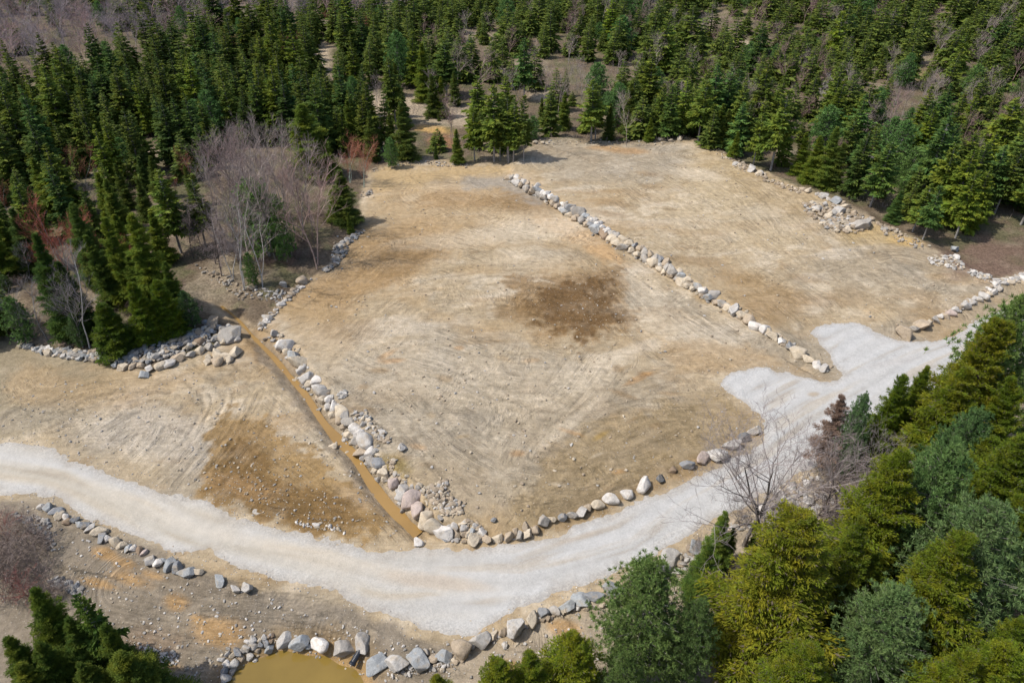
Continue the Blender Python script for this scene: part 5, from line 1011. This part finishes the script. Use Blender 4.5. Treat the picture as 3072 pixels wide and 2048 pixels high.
for gx_, gy_, ga, gb in GAPS: okc &= np.hypot((cu-gx_)/ga, (cv-gy_)/gb) > 1
woodlim = np.interp(cu, [-60, 120, 330, 470, 700, 1250, 1300], [320, 240, 180, 160, 110, 60, -200])
den = fbm(cx[:, 0]*.03, cx[:, 1]*.03, 3, 77); sp_all = []
for i in np.where(okc)[0]:
    x, y = cx[i]
    if cv[i] < woodlim[i] and rng.random() < .93: continue
    left = 1 if cu[i] < 1250 else 0
    ms = (3.3 if left else 4.0) + (y-90)*.006 - den[i]*(1.6 if left else 2.2) - (0.3 if cu[i] > 2500 else 0)
    if not left and den[i] < -.42: continue
    c0, c1 = int(x//8), int(y//8); bad = False
    for a in (-1, 0, 1):
        for b in (-1, 0, 1):
            for (qx, qy) in cell.get((c0+a, c1+b), ()):
                if (qx-x)**2+(qy-y)**2 < ms*ms: bad = True; break
            if bad: break
        if bad: break
    if bad: continue
    addc(x, y); sp_all.append((x, y, cz[i], cu[i], cv[i], cd[i], left))
far_t = []; items = []
for (x, y, z, u, v, d, left) in sp_all:
    H = (rng.triangular(4.5, 11.5, 14.5) if left else rng.triangular(4, 9.5, 14.5))*(1 if rng.random() < .8 else .6)
    if left and rng.random() < .25: H *= 1.18
    q = rng.random(); kd = 'spruce' if q < (.72 if left else .42) else ('broad' if q < (.86 if left else .74) else ('open' if q < .93 else 'pine'))
    t_ = tuple(np.array([YG, MID, DKG, LT, BLU, (1.15,1.1,.85)][rng.integers(0, 6)])*rng.uniform(.7, 1.3)*(.9 if left else 1.1))
    if kd == 'pine': t_ = (.6, .85, .7); H *= .7
    wd_ = rng.uniform(.9, 1.3)*(.95 if left else 1.15)
    tu, tv, _ = proj(x, y, z+H)
    if v < 0: continue
    out = tu < -60 or tu > 3130
    if out and kd == 'pine': continue
    items.append((H/d*(.01 if out else 1), x, y, z, H, kd, wd_, t_, u, v))
items.sort(key=lambda q: -q[0])
nspr = sum(1 for t in TREES if NAME[t['kind']] == 'spruce_tree')
for it in items:
    _, x, y, z, H, kd, wd_, t_, u, v = it
    if NAME[kd] == 'spruce_tree':
        if nspr < 298 and it[0] > .002: plant(kd, x, y, H, wd_, t_, z=z, group='spruces of the forest'); nspr += 1
        else: far_t.append(it)
    else: plant(kd, x, y, H, wd_, t_, z=z, group='pines')
# the remaining far spruces as one object, at a coarser grain
LOW = [spruce(200+k, 10, 1.7+.15*k, .05, .62, 0, .8, irr=.35, bl=1.7) for k in range(5)]
VV, FF, MI, o_ = [], [], [], 0
for it in far_t:
    _, x, y, z, H, kd, wd_, t_, u, v = it
    t, tw, lf = LOW[int(rng.integers(0, 5))]; s_ = H/10; a = rng.uniform(0, 6.28); ca, sa = math.cos(a)*s_*wd_, math.sin(a)*s_*wd_
    w2 = 1.3 if kd == 'broad' else 1.
    for (V, F), mi in ((t, 1), (lf, 0)):
        W_ = np.c_[(V[:, 0]*ca-V[:, 1]*sa)*w2+x, (V[:, 0]*sa+V[:, 1]*ca)*w2+y, V[:, 2]*s_+z]; VV.append(W_); FF.append(F+o_); MI.append(np.full(len(F), mi)); o_ += len(V)
me = mesh('distant_spruces', np.concatenate(VV), [np.concatenate(FF)], False, [M['spruce'], M['bark']], np.concatenate(MI))
obj('distant_spruces', me, kind='stuff', label='far mass of small spruces filling the forest behind the nearer trees', category='forest')
print('trees', len(TREES), 'spruce', nspr, 'far', len(far_t), 'faces', sum(len(f) for f in FF))
# the wood goes on past the stand at the front right and past the left edge, outside the picture
VV, FF, MI, o_ = [], [], [], 0; ex_ = []
for _ in range(3000):
    x, y = rng.uniform(-75, 100), rng.uniform(-25, 75); z = float(hz(x, y)); u, v, d = proj(x, y, z); dr_ = float(sdist(np.array([x]), np.array([y]), ROAD)[0])
    if dr_ > -5 or z < -1.2: continue
    H = rng.uniform(8, 12); tu, tv, td = proj(x, y, z+H) if y*cP-(z+H-CAMH)*sP > 3 else (0, 9999, 1)
    if not ((x > 12 and y < 62 and x > 12+.55*(y+5) and (tu > 3180 or tv > 2110)) or (x < -28 and y < 22 and tv > 2110) or (tu < -160 and y > 62)): continue
    if u > -40 and u < 3110 and v > 0 and v < 2060: continue
    if any((a-x)**2+(b-y)**2 < 14 for a, b in ex_): continue
    ex_.append((x, y)); t_, _, lf = K['broad', int(rng.integers(0, 4))][3]; s_ = H/10; an = rng.uniform(0, 6.28); ca, sa = math.cos(an)*s_*1.1, math.sin(an)*s_*1.1
    for (V, F), mi in ((t_, 1), (lf, 0)):
        VV.append(np.c_[V[:, 0]*ca-V[:, 1]*sa+x, V[:, 0]*sa+V[:, 1]*ca+y, V[:, 2]*s_+z]); FF.append(F+o_); MI.append(np.full(len(F), mi)); o_ += len(V)
me = mesh('surrounding_wood', np.concatenate(VV), [np.concatenate(FF)], False, [M['spruce'], M['bark']], np.concatenate(MI))
obj('surrounding_wood', me, kind='stuff', label='conifer wood continuing past the edges of the picture', category='forest')
# low brush and saplings in the forest floor, as one mass
cb = []
for _ in range(5200):
    yy = 70+200*rng.random()**.9; cb.append((rng.uniform(-.84, .84)*(yy*.83+24), yy))
cb = np.array(cb); bz = hz(cb[:, 0], cb[:, 1]); bu, bv, _ = proj(cb[:, 0], cb[:, 1], bz); lim = np.interp(bu, [p[0] for p in FE], [p[1]+12 for p in FE])
kk = (bv < lim) & (fbm(cb[:, 0]*.06, cb[:, 1]*.06, 2, 55) > -.15); cb, bz = cb[kk], bz[kk]
nb_ = len(cb); nbl = 16; Pp = np.repeat(np.c_[cb, bz], nbl, 0)+rng.normal(0, .55, (nb_*nbl, 3))*[1, 1, 0]; dd = rng.normal(0, .45, Pp.shape)+[0, 0, 1.]
V, F = blades(Pp, dd, rng.uniform(.4, 1.4, len(Pp)), np.full(len(Pp), .06), rng.uniform(0, 3, len(Pp)), rng)
obj('undergrowth', mesh('undergrowth', V, [F], False, [M['brush']]), kind='stuff', label='dry leafless brush covering the forest floor', category='undergrowth')

# ------------------------------------------------------------------ labels that single each tree out
def shade(t): 
    return 'yellow-green' if t[0] > 1.22 and t[2] < .9 else ('blue-green' if t[2] > 1.3 else ('dark' if t[0] < .8 else ('light green' if t[0] >= 1.25 else ('olive' if t[2] < .9 else 'mid-green'))))
def zone(u, v):
    if v > 1100: return 'in the lower left corner' if u < 1200 else 'in the front right stand'
    if u < 560 and v > 560: return 'on the tree island'
    cols = [(420,'far left'),(840,'left of centre-left'),(1260,'centre-left'),(1680,'centre'),(2100,'centre-right'),(2560,'right'),(9999,'far right')]
    names = {'far left':'left edge','left of centre-left':'left quarter','centre-left':'wood above the middle lot','centre':'wood between the lots','centre-right':'wood above the upper lot','right':'wood past the upper lot','far right':'right edge'}
    c = names[next(n for l, n in cols if u < l)]; b = 'top' if v < 110 else ('upper' if v < 240 else ('middle' if v < 380 else 'front'))
    return b+' band, '+c
rows = {}
for t in TREES:
    if t['label']: continue
    nm = {'spruce':'slim spruce','broad':'wide spruce','open':'bare-trunked spruce','edge':'full spruce','green':'bushy spruce','pine':'pine','bare':'tree','birch':'birch','red':'maple','snag':'tree','shrub':'shrub','sprucedead':'spruce'}.get(t['kind'], 'fir')
    ad = t['adj'] or ('soft green' if 'pine' in t['kind'] else shade(t['tint'])); hh = 'tall ' if t['H'] > 10.3 else ('short ' if t['H'] < 6.5 else '')
    if t['kind'] == 'shrub': hh = ''
    rows.setdefault((hh+ad+' '+nm, zone(t['u'], t['v'])), []).append(t)
for (look, zn), L in rows.items():
    L.sort(key=lambda t: t['u'])
    for i, t in enumerate(L):
        if len(L) == 1: t['label'] = 'the one '+look+', '+zn
        elif i == len(L)-1: t['label'] = 'rightmost '+look+', '+zn
        elif i == 0: t['label'] = 'leftmost '+look+', '+zn
        else: t['label'] = ORD[min(i+1, 49)]+' '+look+' from left, '+zn
CATS = {'spruce_tree':'spruce','fir_tree':'fir','pine_tree':'pine','dead_spruce':'dead spruce','bare_tree':'bare tree','birch_tree':'birch','maple_tree':'maple','bare_shrub':'shrub','dead_tree':'dead tree'}
for t in TREES:
    o = t['o']; o['label'] = t['label']; o['category'] = CATS[NAME[t['kind']]]
    if t['group']: o['group'] = t['group']
